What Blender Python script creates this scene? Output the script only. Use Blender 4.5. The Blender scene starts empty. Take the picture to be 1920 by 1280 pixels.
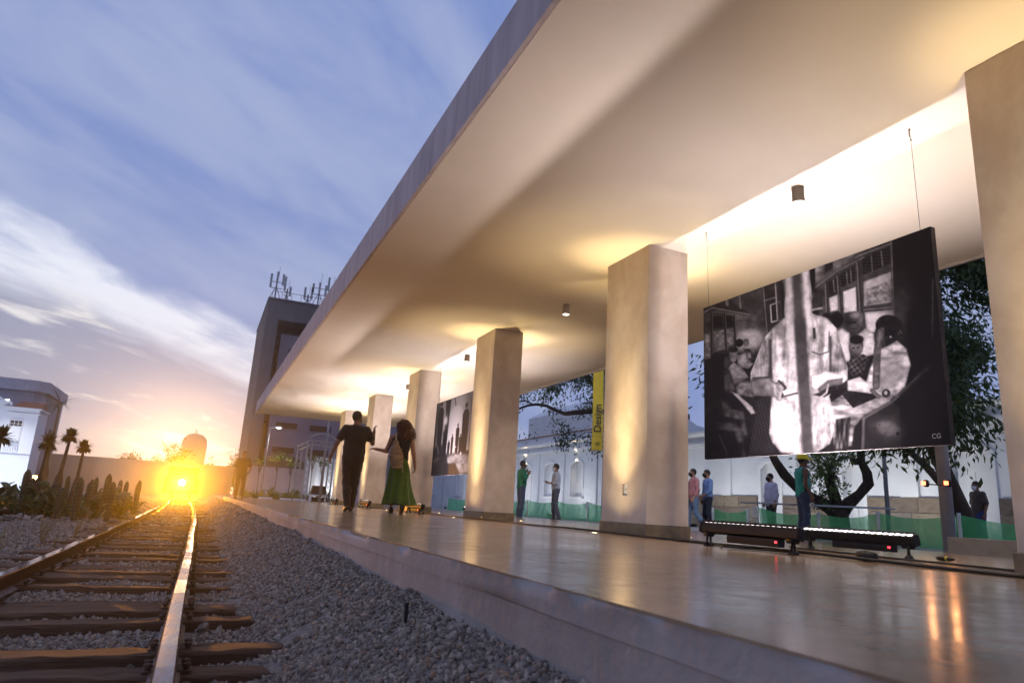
import bpy, math, random
import numpy as np
from mathutils import Vector, Matrix

SC = bpy.context.scene
COL = SC.collection
R = math.radians
random.seed(7)
RNG = np.random.default_rng(7)

# ------------------------------------------------------------------ camera
cam_data = bpy.data.cameras.new('camera')
cam = bpy.data.objects.new('camera', cam_data)
COL.objects.link(cam)
CX = Vector((0.911, -0.408, 0.058)); FWD = Vector((0.384, 0.892, 0.237))
FWD.normalize(); CX = (CX - FWD * CX.dot(FWD)).normalized(); CY = CX.cross(FWD) * 1.0
CY = (-FWD).cross(CX).normalized()
mw = Matrix((( CX.x, CY.x, -FWD.x, 0), (CX.y, CY.y, -FWD.y, 0), (CX.z, CY.z, -FWD.z, 0.215), (0, 0, 0, 1)))
cam.matrix_world = mw
cam_data.sensor_width = 36.0
cam_data.lens = 24.0
cam_data.clip_start = 0.02
cam_data.clip_end = 3000
cam_data.dof.use_dof = True
cam_data.dof.focus_distance = 6.5
cam_data.dof.aperture_fstop = 3.6
SC.camera = cam

# ------------------------------------------------------------------ world, sun, exposure
SC.view_settings.view_transform = 'Standard'
SC.view_settings.look = 'None'
SC.view_settings.exposure = 0.0
SC.view_settings.gamma = 1.0
SC.view_settings.use_curve_mapping = False
SC.cycles.max_bounces = 8
SC.cycles.diffuse_bounces = 4
SC.cycles.volume_bounces = 0
SC.cycles.sample_clamp_indirect = 6.0
SC.cycles.caustics_reflective = False
SC.cycles.caustics_refractive = False
SC.cycles.use_denoising = True

SUN_EL, SUN_AZ = R(2.0), R(-2.0)

world = bpy.data.worlds.new('World'); SC.world = world
world.use_nodes = True
wn, wl = world.node_tree.nodes, world.node_tree.links
wn.clear()


class NT:
    """tiny node helper"""
    def __init__(s, tree): s.t = tree; s.n = tree.nodes; s.l = tree.links
    def node(s, typ, **kw):
        n = s.n.new(typ)
        for k, v in kw.items(): setattr(n, k, v)
        return n
    def put(s, sock, v):
        if v is None: return
        if hasattr(v, 'is_output') or isinstance(v, bpy.types.NodeSocket): s.l.new(v, sock)
        else:
            try: sock.default_value = v
            except Exception: sock.default_value = (*v, 1.0)
    def math(s, op, a, b=None, c=None, clamp=False):
        n = s.node('ShaderNodeMath', operation=op, use_clamp=clamp)
        for i, v in enumerate((a, b, c)):
            if v is not None: s.put(n.inputs[i], v)
        return n.outputs[0]
    def mix(s, f, a, b, blend='MIX'):
        n = s.node('ShaderNodeMix', data_type='RGBA', blend_type=blend)
        s.put(n.inputs['Factor'], f)
        s.put(n.inputs[6], a if not isinstance(a, tuple) or len(a) == 4 else (*a, 1))
        s.put(n.inputs[7], b if not isinstance(b, tuple) or len(b) == 4 else (*b, 1))
        return n.outputs[2]
    def noise(s, vec, scale, detail=4, rough=0.5, dist=0.0):
        n = s.node('ShaderNodeTexNoise')
        if vec is not None: s.l.new(vec, n.inputs['Vector'])
        n.inputs['Scale'].default_value = scale; n.inputs['Detail'].default_value = detail
        n.inputs['Roughness'].default_value = rough; n.inputs['Distortion'].default_value = dist
        return n.outputs['Fac']
    def ramp(s, f, stops):
        n = s.node('ShaderNodeValToRGB'); s.put(n.inputs[0], f)
        e = n.color_ramp.elements
        while len(e) < len(stops): e.new(0.5)
        for el, (p, c) in zip(e, stops):
            el.position = p; el.color = c if len(c) == 4 else (*c, 1)
        return n.outputs[0]
    def step(s, v, lo, hi):
        n = s.node('ShaderNodeMapRange', interpolation_type='SMOOTHSTEP')
        s.put(n.inputs[0], v); n.inputs[1].default_value = lo; n.inputs[2].default_value = hi
        return n.outputs[0]


W = NT(world.node_tree)
tc = W.node('ShaderNodeTexCoord')
sep = W.node('ShaderNodeSeparateXYZ'); wl.new(tc.outputs['Generated'], sep.inputs[0])
dx, dy, dz = sep.outputs
zc = W.math('MAXIMUM', dz, 0.0)
den = W.math('ADD', zc, 0.16)
ca, sa = math.cos(R(41)), math.sin(R(41))
px = W.math('DIVIDE', dx, den); py = W.math('DIVIDE', dy, den)
along = W.math('ADD', W.math('MULTIPLY', px, ca), W.math('MULTIPLY', py, sa))
across = W.math('SUBTRACT', W.math('MULTIPLY', py, ca), W.math('MULTIPLY', px, sa))


def plane(sa_, sc_, off):
    c = W.node('ShaderNodeCombineXYZ')
    W.put(c.inputs[0], W.math('MULTIPLY', along, sa_)); W.put(c.inputs[1], W.math('MULTIPLY', across, sc_))
    c.inputs[2].default_value = off
    return c.outputs[0]


n_veil = W.noise(plane(0.45, 1.2, 3.1), 1.15, 5, 0.50, 0.5)
n_fine = W.noise(plane(1.1, 2.4, 7.7), 1.9, 7, 0.58, 0.4)
n_deck = W.noise(plane(0.55, 1.3, 1.4), 1.2, 6, 0.55, 0.5)
fine0 = W.math('SUBTRACT', n_fine, 0.5)
# upper sky: blue dusk with a soft grey-violet veil
veil = W.step(W.math('ADD', n_veil, W.math('MULTIPLY', fine0, 0.60)), 0.27, 0.66)
clear = W.mix(W.step(dz, 0.15, 0.60), (0.23, 0.30, 0.58), (0.165, 0.245, 0.56))
high = W.mix(W.math('MULTIPLY', veil, 0.85), clear, (0.40, 0.455, 0.67))
# lower deck: grey-violet clouds with pale gaps
gap = W.step(W.math('ADD', n_deck, W.math('MULTIPLY', fine0, 0.8)), 0.55, 0.72)
sunward = W.math('ADD', W.math('MULTIPLY', dy, math.cos(SUN_AZ)), W.math('MULTIPLY', dx, math.sin(SUN_AZ)))
sunside = W.step(sunward, 0.2, 1.0)
low = W.mix(W.math('MULTIPLY', gap, W.math('ADD', W.math('MULTIPLY', sunside, 0.6), 0.25)), (0.30, 0.32, 0.46), (0.95, 0.92, 0.90))
wob = W.math('ADD', across, W.math('ADD', W.math('MULTIPLY', W.math('SUBTRACT', n_deck, 0.5), 1.0), W.math('MULTIPLY', fine0, 0.5)))
deck = W.step(wob, 1.95, 2.45)
sky_col = W.mix(deck, high, low)
# one long bright break in the cloud along the edge of the deck
brk = W.math('MULTIPLY', W.step(wob, 1.76, 2.06), W.math('SUBTRACT', 1.0, W.step(wob, 2.18, 2.46)))
brk = W.math('MULTIPLY', brk, W.math('ADD', 0.5, W.math('MULTIPLY', W.step(n_fine, 0.34, 0.60), 0.5)))
sky_col = W.mix(W.math('MULTIPLY', brk, W.math('ADD', W.math('MULTIPLY', sunside, 0.65), 0.2)), sky_col, (0.95, 0.97, 1.05))
# small sunset glow at the horizon
hz = W.math('POWER', W.math('SUBTRACT', 1.0, W.math('MINIMUM', W.math('MULTIPLY', zc, 7.0), 1.0)), 2.5)
glow = W.math('MULTIPLY', hz, W.math('POWER', W.math('MAXIMUM', sunward, 0.0), 60.0))
streak = W.step(W.noise(plane(0.3, 1.0, 9.0), 2.2, 5, 0.6, 0.2), 0.42, 0.60)
glow_col = W.mix(streak, (0.55, 0.43, 0.42), (1.05, 0.88, 0.64))
sky_col = W.mix(glow, sky_col, glow_col)
below = W.step(dz, -0.05, 0.0)
sky_col = W.mix(below, (0.10, 0.09, 0.09), sky_col)
nish = W.node('ShaderNodeTexSky', sky_type='NISHITA')
nish.sun_disc = False; nish.sun_elevation = SUN_EL; nish.sun_rotation = SUN_AZ
nish.air_density = 1.0; nish.dust_density = 0.6; nish.ozone_density = 3.0
bg1 = W.node('ShaderNodeBackground'); wl.new(nish.outputs[0], bg1.inputs[0]); bg1.inputs[1].default_value = 0.015
bg2 = W.node('ShaderNodeBackground'); wl.new(sky_col, bg2.inputs[0]); bg2.inputs[1].default_value = 1.0
addb = W.node('ShaderNodeAddShader'); wl.new(bg1.outputs[0], addb.inputs[0]); wl.new(bg2.outputs[0], addb.inputs[1])
wo = W.node('ShaderNodeOutputWorld'); wl.new(addb.outputs[0], wo.inputs[0])

sun_d = bpy.data.lights.new('sun', 'SUN'); sun_d.energy = 0.25; sun_d.angle = R(6); sun_d.color = (1.0, 0.62, 0.34)
sun = bpy.data.objects.new('sun', sun_d); COL.objects.link(sun)
sdir = Vector((math.sin(SUN_AZ) * math.cos(SUN_EL), math.cos(SUN_AZ) * math.cos(SUN_EL), math.sin(SUN_EL)))
sun.rotation_euler = sdir.to_track_quat('Z', 'Y').to_euler()
sun.location = (0, 60, 20)


# ------------------------------------------------------------------ helpers: objects and materials
def tag(o, label=None, cat=None, group=None, kind=None):
    if label: o['label'] = label
    if cat: o['category'] = cat
    if group: o['group'] = group
    if kind: o['kind'] = kind
    return o


def link(o, parent=None):
    COL.objects.link(o)
    if parent is not None: o.parent = parent
    return o


def empty(name, loc=(0, 0, 0), rz=0.0, label=None, cat=None, group=None, kind=None):
    o = bpy.data.objects.new(name, None); COL.objects.link(o)
    o.empty_display_size = 0.2
    o.location = loc; o.rotation_euler = (0, 0, rz)
    return tag(o, label, cat, group, kind)


def copy_tree(o, parent=None):
    c = o.copy(); COL.objects.link(c)
    if parent is not None: c.parent = parent
    for ch in list(o.children): copy_tree(ch, c)
    return c


class MB:
    def __init__(s): s.v = []; s.f = []
    def add(s, vs, fs):
        b = len(s.v); s.v.extend([tuple(p) for p in vs]); s.f.extend([tuple(b + i for i in f) for f in fs]); return s
    def box(s, x0, x1, y0, y1, z0, z1):
        vs = [(x, y, z) for z in (z0, z1) for y in (y0, y1) for x in (x0, x1)]
        return s.add(vs, [(0, 2, 3, 1), (4, 5, 7, 6), (0, 1, 5, 4), (2, 6, 7, 3), (0, 4, 6, 2), (1, 3, 7, 5)])
    def prism(s, poly, axis, a, b):
        """extrude a 2-D polygon along an axis; axis x: (y,z), y: (x,z), z: (x,y)"""
        def P(p, t): return {'x': (t, p[0], p[1]), 'y': (p[0], t, p[1]), 'z': (p[0], p[1], t)}[axis]
        n = len(poly)
        vs = [P(p, a) for p in poly] + [P(p, b) for p in poly]
        fs = [tuple(range(n))[::-1], tuple(range(n, 2 * n))] + [(i, (i + 1) % n, n + (i + 1) % n, n + i) for i in range(n)]
        return s.add(vs, fs)
    def tube(s, pts, rad, n=8, cap=True):
        pts = [Vector(p) for p in pts]
        rads = rad if hasattr(rad, '__len__') else [rad] * len(pts)
        rings = []; up = Vector((0, 0, 1)); prev = None
        for i, p in enumerate(pts):
            t = (pts[min(i + 1, len(pts) - 1)] - pts[max(i - 1, 0)])
            if t.length < 1e-9: t = Vector((0, 0, 1))
            t.normalize()
            if prev is None:
                a = t.cross(up if abs(t.z) < 0.95 else Vector((1, 0, 0))).normalized()
            else:
                a = (prev - t * prev.dot(t))
                a = a.normalized() if a.length > 1e-6 else t.orthogonal().normalized()
            prev = a; b = t.cross(a)
            rings.append([p + (a * math.cos(2 * math.pi * k / n) + b * math.sin(2 * math.pi * k / n)) * rads[i] for k in range(n)])
        vs = [q for r in rings for q in r]; fs = []
        for i in range(len(pts) - 1):
            for k in range(n):
                fs.append((i * n + k, i * n + (k + 1) % n, (i + 1) * n + (k + 1) % n, (i + 1) * n + k))
        if cap: fs += [tuple(range(n))[::-1], tuple(range((len(pts) - 1) * n, len(pts) * n))]
        return s.add(vs, fs)
    def lathe(s, prof, n=16, c=(0, 0, 0), axis='z'):
        vs = []; m = len(prof)
        for (r, h) in prof:
            for k in range(n):
                a = 2 * math.pi * k / n
                p = (r * math.cos(a), r * math.sin(a), h)
                if axis == 'y': p = (p[0], p[2], p[1])
                if axis == 'x': p = (p[2], p[0], p[1])
                vs.append((p[0] + c[0], p[1] + c[1], p[2] + c[2]))
        fs = [(i * n + k, i * n + (k + 1) % n, (i + 1) * n + (k + 1) % n, (i + 1) * n + k) for i in range(m - 1) for k in range(n)]
        fs += [tuple(range(n))[::-1], tuple(range((m - 1) * n, m * n))]
        return s.add(vs, fs)
    def quad(s, a, b, c, d): return s.add([a, b, c, d], [(0, 1, 2, 3)])
    def mesh(s, name, mat=None, smooth=False):
        me = bpy.data.meshes.new(name); me.from_pydata(s.v, [], s.f); me.update()
        if mat is not None: me.materials.append(mat)
        if smooth:
            me.polygons.foreach_set('use_smooth', [True] * len(me.polygons))
        return me
    def build(s, name, mat=None, parent=None, smooth=False, bevel=0.0, loc=None, seg=2):
        o = bpy.data.objects.new(name, s.mesh(name, mat, smooth)); link(o, parent)
        if loc is not None: o.location = loc
        if bevel:
            b = o.modifiers.new('bevel', 'BEVEL'); b.width = bevel; b.segments = seg; b.limit_method = 'ANGLE'
        return o


def np_mesh(name, verts, quads, mat=None, smooth=False):
    me = bpy.data.meshes.new(name)
    verts = np.asarray(verts, np.float32); quads = np.asarray(quads, np.int32)
    k = quads.shape[1]
    me.vertices.add(len(verts)); me.vertices.foreach_set('co', verts.ravel())
    me.loops.add(quads.size); me.loops.foreach_set('vertex_index', quads.ravel())
    me.polygons.add(len(quads)); me.polygons.foreach_set('loop_start', np.arange(0, quads.size, k, dtype=np.int32))
    if mat is not None: me.materials.append(mat)
    me.update(calc_edges=True)
    if smooth: me.polygons.foreach_set('use_smooth', np.ones(len(quads), bool))
    return me


def obj(name, me, parent=None, loc=None):
    o = bpy.data.objects.new(name, me); link(o, parent)
    if loc is not None: o.location = loc
    return o


MATS = {}


def mat(name, col, rough=0.7, col2=None, scale=6.0, amt=1.0, bump=0.0, bscale=None, metal=0.0, spec=0.5, emit=None, estr=0.0,
        stretch=(1, 1, 1), detail=5, alpha=None, sheen=0.0, rough2=None, trans=0.0, coord='Object', bdist=0.02):
    if name in MATS: return MATS[name]
    m = bpy.data.materials.new(name); m.use_nodes = True
    t = NT(m.node_tree); p = t.n['Principled BSDF']
    p.inputs['Roughness'].default_value = rough; p.inputs['Metallic'].default_value = metal
    p.inputs['Specular IOR Level'].default_value = spec
    tcn = t.node('ShaderNodeTexCoord'); mp = t.node('ShaderNodeMapping'); t.l.new(tcn.outputs[coord], mp.inputs[0])
    mp.inputs['Scale'].default_value = stretch
    v = mp.outputs[0]
    if col2 is None: col2 = tuple(c * 0.8 for c in col)
    nz = t.noise(v, scale, detail, 0.6, 0.2)
    f = t.math('MULTIPLY', t.step(nz, 0.32, 0.68), amt)
    t.l.new(t.mix(f, (*col, 1), (*col2, 1)), p.inputs['Base Color'])
    if rough2 is not None:
        r = t.node('ShaderNodeMapRange'); t.put(r.inputs[0], t.noise(v, scale * 1.7, 4)); r.inputs[1].default_value = 0.3; r.inputs[2].default_value = 0.7
        r.inputs[3].default_value = rough; r.inputs[4].default_value = rough2
        t.l.new(r.outputs[0], p.inputs['Roughness'])
    if bump:
        b = t.node('ShaderNodeBump'); b.inputs['Strength'].default_value = bump; b.inputs['Distance'].default_value = bdist
        t.l.new(t.noise(v, bscale or scale * 3, 6, 0.65), b.inputs['Height']); t.l.new(b.outputs[0], p.inputs['Normal'])
    if emit is not None:
        p.inputs['Emission Color'].default_value = (*emit, 1); p.inputs['Emission Strength'].default_value = estr
    if alpha is not None: p.inputs['Alpha'].default_value = alpha
    if trans: p.inputs['Transmission Weight'].default_value = trans
    if sheen: p.inputs['Sheen Weight'].default_value = sheen
    MATS[name] = m
    return m


def fbm(x, y, seed=0, octv=4):
    """value noise on arrays"""
    out = np.zeros_like(np.asarray(x, float)); amp = 0.5; rs = np.random.default_rng(seed)
    tab = rs.random((64, 64))
    x = np.asarray(x, float); y = np.asarray(y, float)
    for o in range(octv):
        xi = np.floor(x).astype(int); yi = np.floor(y).astype(int); fx = x - xi; fy = y - yi
        fx = fx * fx * (3 - 2 * fx); fy = fy * fy * (3 - 2 * fy)
        g = lambda a, b: tab[(xi + a) % 64, (yi + b) % 64]
        out += amp * (g(0, 0) * (1 - fx) * (1 - fy) + g(1, 0) * fx * (1 - fy) + g(0, 1) * (1 - fx) * fy + g(1, 1) * fx * fy)
        x = x * 2.03 + 11.3; y = y * 2.03 + 5.7; amp *= 0.5
    return out


def spot(name, loc, target, power, color, size_deg, blend=0.8, radius=0.04, parent=None):
    d = bpy.data.lights.new(name, 'SPOT'); d.energy = power; d.color = color; d.spot_size = R(size_deg); d.spot_blend = blend
    d.shadow_soft_size = radius
    o = bpy.data.objects.new(name, d); link(o, parent)
    o.location = loc
    o.rotation_euler = (Vector(target) - Vector(loc)).to_track_quat('-Z', 'Y').to_euler()
    return o


def area(name, loc, direction, power, color, sx, sy, spread, parent=None, yaxis=(0, 1, 0)):
    d = bpy.data.lights.new(name, 'AREA'); d.energy = power; d.color = color; d.shape = 'RECTANGLE'; d.size = sx; d.size_y = sy
    d.spread = R(spread)
    o = bpy.data.objects.new(name, d); link(o, parent); o.location = loc
    z = -Vector(direction).normalized(); y = Vector(yaxis); y = (y - z * y.dot(z)).normalized(); x = y.cross(z)
    o.rotation_euler = Matrix((x, y, z)).transposed().to_euler()
    return o


# ------------------------------------------------------------------ materials of the place
M_ballast = mat('ballast_bed_material', (0.32, 0.275, 0.24), 0.95, (0.18, 0.155, 0.135), 30, bump=0.9, bscale=60)
M_ground = mat('ground_material', (0.17, 0.15, 0.13), 0.95, (0.09, 0.08, 0.07), 1.2, bump=0.4, bscale=20)
M_paving = mat('paving_material', (0.36, 0.33, 0.29), 0.75, (0.26, 0.235, 0.21), 0.9, bump=0.15, bscale=30)
M_ceiling = mat('ceiling_plaster', (0.76, 0.70, 0.595), 0.85, (0.72, 0.66, 0.555), 0.8, bump=0.04, bscale=50)
M_fascia = mat('fascia_plaster', (0.54, 0.495, 0.51), 0.85, (0.40, 0.36, 0.375), 3.0, bump=0.2, bscale=25, stretch=(1, 1.6, 0.25), detail=8)
M_column = mat('column_plaster', (0.76, 0.67, 0.57), 0.8, (0.60, 0.50, 0.405), 2.3, bump=0.12, bscale=5.0, stretch=(1, 1, 0.75), detail=8, bdist=0.03)
M_plinth = mat('plinth_stone', (0.25, 0.19, 0.11), 0.4, (0.17, 0.13, 0.075), 12, bump=0.2, bscale=60)
M_sidewall = mat('platform_wall_plaster', (0.44, 0.385, 0.355), 0.9, (0.31, 0.27, 0.245), 1.4, bump=0.35, bscale=14, detail=8)
M_black = mat('black_metal', (0.012, 0.012, 0.014), 0.6, (0.02, 0.02, 0.022), 20, spec=0.25)
M_rubber = mat('black_rubber', (0.012, 0.011, 0.011), 0.6, (0.02, 0.018, 0.017), 12)
M_steel = mat('galvanised_steel', (0.42, 0.44, 0.46), 0.45, (0.34, 0.36, 0.38), 8, metal=0.6)
M_greypost = mat('grey_painted_steel', (0.33, 0.36, 0.40), 0.5, (0.28, 0.30, 0.34), 5)
M_white = mat('white_limewash', (0.76, 0.78, 0.80), 0.85, (0.68, 0.70, 0.73), 0.8, bump=0.08, bscale=30)
M_white2 = mat('white_paint', (0.80, 0.81, 0.82), 0.6, (0.75, 0.76, 0.78), 2.0)
M_dark = mat('dark_opening', (0.012, 0.013, 0.016), 0.35, (0.02, 0.02, 0.024), 3)
M_wood = mat('weathered_sleeper_wood', (0.17, 0.098, 0.06), 0.85, (0.075, 0.042, 0.027), 9, bump=1.0, bscale=48, stretch=(0.10, 1, 1), spec=0.25)
M_bulb = mat('lit_lamp_lens', (1, 1, 1), 0.5, emit=(1.0, 0.90, 0.72), estr=9)
M_led = mat('lit_led_lens', (1, 1, 1), 0.5, emit=(1.0, 0.93, 0.97), estr=5)

# rail steel: rusty sides, worn shiny running surface
m = bpy.data.materials.new('rail_steel'); m.use_nodes = True; t = NT(m.node_tree); p = t.n['Principled BSDF']
tcn = t.node('ShaderNodeTexCoord'); geo = t.node('ShaderNodeNewGeometry')
sp = t.node('ShaderNodeSeparateXYZ'); t.l.new(geo.outputs['Normal'], sp.inputs[0])
top = t.step(sp.outputs[2], 0.9, 0.97)
mp = t.node('ShaderNodeMapping'); t.l.new(tcn.outputs['Object'], mp.inputs[0]); mp.inputs['Scale'].default_value = (1, 0.25, 1)
nz = t.noise(mp.outputs[0], 26, 8, 0.75, 0.4)
rust = t.mix(t.step(nz, 0.35, 0.65), (0.115, 0.055, 0.028), (0.05, 0.026, 0.017))
worn = t.mix(t.step(nz, 0.40, 0.58), (0.26, 0.215, 0.20), (0.17, 0.11, 0.08))
t.l.new(t.mix(top, rust, worn), p.inputs['Base Color'])
p.inputs['Specular IOR Level'].default_value = 0.16
rr = t.node('ShaderNodeMapRange'); t.put(rr.inputs[0], nz); rr.inputs[1].default_value = 0.35; rr.inputs[2].default_value = 0.65; rr.inputs[3].default_value = 0.075; rr.inputs[4].default_value = 0.11
rm = t.node('ShaderNodeMix'); t.put(rm.inputs[0], top); rm.inputs[2].default_value = 0.75; t.l.new(rr.outputs[0], rm.inputs[3]); t.l.new(rm.outputs[0], p.inputs['Roughness'])
b = t.node('ShaderNodeBump'); b.inputs['Strength'].default_value = 0.03; b.inputs['Distance'].default_value = 0.004; t.l.new(nz, b.inputs['Height']); t.l.new(b.outputs[0], p.inputs['Normal'])
M_rail = m

# polished concrete floor
m = bpy.data.materials.new('polished_concrete'); m.use_nodes = True; t = NT(m.node_tree); p = t.n['Principled BSDF']
tcn = t.node('ShaderNodeTexCoord'); v = tcn.outputs['Object']
n1 = t.noise(v, 0.9, 6, 0.6, 0.5); n2 = t.noise(v, 7, 6, 0.65, 0.3); n3 = t.noise(v, 60, 3, 0.5)
c = t.mix(t.step(n1, 0.36, 0.64), (0.43, 0.31, 0.20), (0.30, 0.21, 0.135))
c = t.mix(t.math('MULTIPLY', t.step(n2, 0.42, 0.7), 0.35), c, (0.43, 0.31, 0.235))
c = t.mix(t.math('MULTIPLY', t.step(n3, 0.6, 0.75), 0.35), c, (0.12, 0.09, 0.07))
t.l.new(c, p.inputs['Base Color'])
rr = t.node('ShaderNodeMapRange'); t.put(rr.inputs[0], t.math('ADD', t.math('MULTIPLY', n1, 0.5), t.math('MULTIPLY', n2, 0.5)))
rr.inputs[1].default_value = 0.36; rr.inputs[2].default_value = 0.64; rr.inputs[3].default_value = 0.12; rr.inputs[4].default_value = 0.25
t.l.new(rr.outputs[0], p.inputs['Roughness']); p.inputs['Specular IOR Level'].default_value = 0.55
b = t.node('ShaderNodeBump'); b.inputs['Strength'].default_value = 0.035; b.inputs['Distance'].default_value = 0.01
t.l.new(t.noise(v, 14, 5, 0.6), b.inputs['Height']); t.l.new(b.outputs[0], p.inputs['Normal'])
M_floor = m

# ================================================================== SETTING
def ballast_h(x, y):
    x = np.asarray(x, float); y = np.asarray(y, float)
    t = np.clip((x - 0.22) / 0.74, 0, 1); t = t * t * (3 - 2 * t)
    near = np.clip((6 - y) / 5, 0, 1)
    h = -0.495 + t * (0.325 - 0.055 * near)
    tl = np.clip((-1.35 - x) / 1.2, 0, 1); h = h + tl * 0.06
    return h + (fbm(x * 2.2 + 50, y * 2.2 + 50, 3, 3) - 0.44) * 0.075


# one ground sheet to the horizon, with a shallow hollow under the tracks
MB().quad((-258, -29, -0.62), (258, -29, -0.62), (258, 329, -0.62), (-258, 329, -0.62)).build('ground', M_ground)['kind'] = 'structure'

# ballast bed surface
ys = np.concatenate([np.arange(-2, 10, 0.10), np.arange(10, 24, 0.3), np.arange(24, 96, 2.0)])
xs = np.concatenate([np.arange(-9.0, -2.4, 0.4), np.arange(-2.4, 1.0, 0.085), [1.06]])
XX, YY = np.meshgrid(xs, ys); ZZ = ballast_h(XX, YY)
nv = np.stack([XX, YY, ZZ], -1).reshape(-1, 3); nx_, ny_ = len(xs), len(ys)
ii, jj = np.meshgrid(np.arange(nx_ - 1), np.arange(ny_ - 1)); q = (jj * nx_ + ii).ravel()
o = obj('ballast_bed', np_mesh('ballast_bed', nv, np.stack([q, q + 1, q + 1 + nx_, q + nx_], 1), M_ballast, True)); o['kind'] = 'structure'

# loose ballast stones, instanced (nobody could count them)
m = bpy.data.materials.new('crushed_stone'); m.use_nodes = True; t = NT(m.node_tree); p = t.n['Principled BSDF']
oi = t.node('ShaderNodeObjectInfo'); tcn = t.node('ShaderNodeTexCoord')
gi = t.node('ShaderNodeNewGeometry')
att = t.node('ShaderNodeAttribute', attribute_type='INSTANCER', attribute_name='tone')
cc = t.ramp(att.outputs['Fac'], [(0.0, (0.12, 0.088, 0.068)), (0.3, (0.235, 0.185, 0.148)), (0.6, (0.325, 0.262, 0.21)), (0.85, (0.45, 0.375, 0.305)), (1.0, (0.31, 0.18, 0.10))])
cc = t.mix(t.math('MULTIPLY', t.step(t.noise(tcn.outputs['Object'], 1.6, 4), 0.4, 0.7), 0.5), cc, (0.17, 0.14, 0.12))
t.l.new(cc, p.inputs['Base Color']); p.inputs['Roughness'].default_value = 0.8
M_stone = m
stone_col = bpy.data.collections.new('stone_shapes')
for k in range(7):
    rs = np.random.default_rng(100 + k)
    import bmesh
    bm = bmesh.new(); bmesh.ops.create_icosphere(bm, subdivisions=1, radius=1.0)
    sc3 = np.array([1.0, rs.uniform(0.62, 0.85), rs.uniform(0.45, 0.7)])
    planes = rs.normal(size=(7, 3)); planes /= np.linalg.norm(planes, axis=1)[:, None]
    for v_ in bm.verts:
        c = np.array(v_.co) * rs.uniform(0.86, 1.12)
        for pl in planes:
            d = c @ pl
            if d > 0.72: c = c - pl * (d - 0.72)
        v_.co = Vector(c * sc3)
    me = bpy.data.meshes.new('stone'); bm.to_mesh(me); bm.free(); me.materials.append(M_stone)
    stone_col.objects.link(bpy.data.objects.new('stone_shape', me))

pts, scl = [], []
def scatter(y0, y1, xa, xb, dens, size):
    """xa, xb: functions of y giving the strip's sides"""
    n = int(dens * (y1 - y0) * 6); yy = RNG.uniform(y0, y1, n); xx = RNG.uniform(0, 1, n)
    lo, hi = xa(yy), xb(yy); keep = RNG.uniform(0, 6, n) < (hi - lo); xx = lo + xx * (hi - lo)
    xx, yy = xx[keep], yy[keep]
    # thin the stones over the sleepers and rails
    off = track_off(yy)
    on_rail = (np.abs(xx - off + 0.015) < 0.085) | (np.abs(xx - off + 1.015) < 0.085)
    sl = np.zeros(len(yy), bool)
    for (sy, sx0, sx1, rot, sh, dz) in SLEEPERS:
        yl = sy + (xx - (-0.51)) * math.tan(rot)
        sl |= (np.abs(yy - yl) < 0.105) & (xx > sx0 - 0.02) & (xx < sx1 + 0.02) & (dz > -0.035)
    keep = ~on_rail & ~(sl & (RNG.random(len(yy)) > 0.02))
    xx, yy = xx[keep], yy[keep]
    s = size * RNG.lognormal(0, 0.28, len(xx))
    zz = ballast_h(xx, yy) + s * RNG.uniform(-0.1, 0.55, len(xx))
    pts.append(np.stack([xx, yy, zz], 1)); scl.append(s)


def track_off(y): return -0.0005 * np.maximum(0, np.asarray(y, float) - 13) ** 2


# sleepers: y, x of both ends, skew, half height, sinking
SLEEPERS = []
for (sy, x0, x1, rot, dz) in [(1.75, -1.6, 0.45, 0.02, -0.01), (2.25, -1.5, 0.40, -0.03, -0.02), (2.72, -1.5, 0.28, 0.03, -0.005), (3.14, -1.45, 0.37, -0.02, -0.012),
                              (3.42, -1.5, 0.56, 0.055, 0.004), (4.16, -1.55, 0.35, 0.03, 0.0), (4.50, -1.5, 0.29, 0.05, 0.012), (4.95, -1.4, 0.33, 0.0, -0.03),
                              (5.62, -1.45, 0.36, 0.03, -0.004), (6.12, -1.5, 0.40, 0.015, 0.004), (6.52, -1.45, 0.37, -0.01, 0.0)]:
    SLEEPERS.append((sy, x0, x1, rot, 0.075, dz))
yy_ = 7.05
while yy_ < 44:
    SLEEPERS.append((yy_, -1.45 + random.uniform(-0.1, 0.1), 0.38 + random.uniform(-0.1, 0.1), random.uniform(-0.03, 0.03), 0.075, random.choice([-0.02, 0, 0, 0.008])))
    yy_ += random.uniform(0.46, 0.62)

scatter(0.9, 3.2, lambda y: -0.22 * y - 0.55, lambda y: 0.965 + 0 * y, 3900, 0.0118)
scatter(3.2, 7, lambda y: -0.22 * y - 0.7, lambda y: 0.965 + 0 * y, 2900, 0.0132)
scatter(7, 14, lambda y: -0.22 * y - 0.9, lambda y: 0.965 + 0 * y, 1250, 0.0185)
scatter(14, 40, lambda y: -0.20 * y - 1.0, lambda y: 0.965 + 0 * y, 190, 0.038)
P_ = np.concatenate(pts); S_ = np.concatenate(scl)
me = bpy.data.meshes.new('ballast_stones'); me.vertices.add(len(P_)); me.vertices.foreach_set('co', P_.astype(np.float32).ravel())
a = me.attributes.new('rot', 'FLOAT_VECTOR', 'POINT'); a.data.foreach_set('vector', RNG.uniform(-3.14, 3.14, (len(P_), 3)).astype(np.float32).ravel())
a = me.attributes.new('size', 'FLOAT', 'POINT'); a.data.foreach_set('value', S_.astype(np.float32))
a = me.attributes.new('tone', 'FLOAT', 'POINT'); a.data.foreach_set('value', RNG.random(len(P_)).astype(np.float32))
o = obj('ballast_stones', me); o['kind'] = 'stuff'; tag(o, 'pale crushed stone ballast covering the track bed beside the platform', 'gravel')
gt = bpy.data.node_groups.new('scatter_stones', 'GeometryNodeTree')
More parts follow.
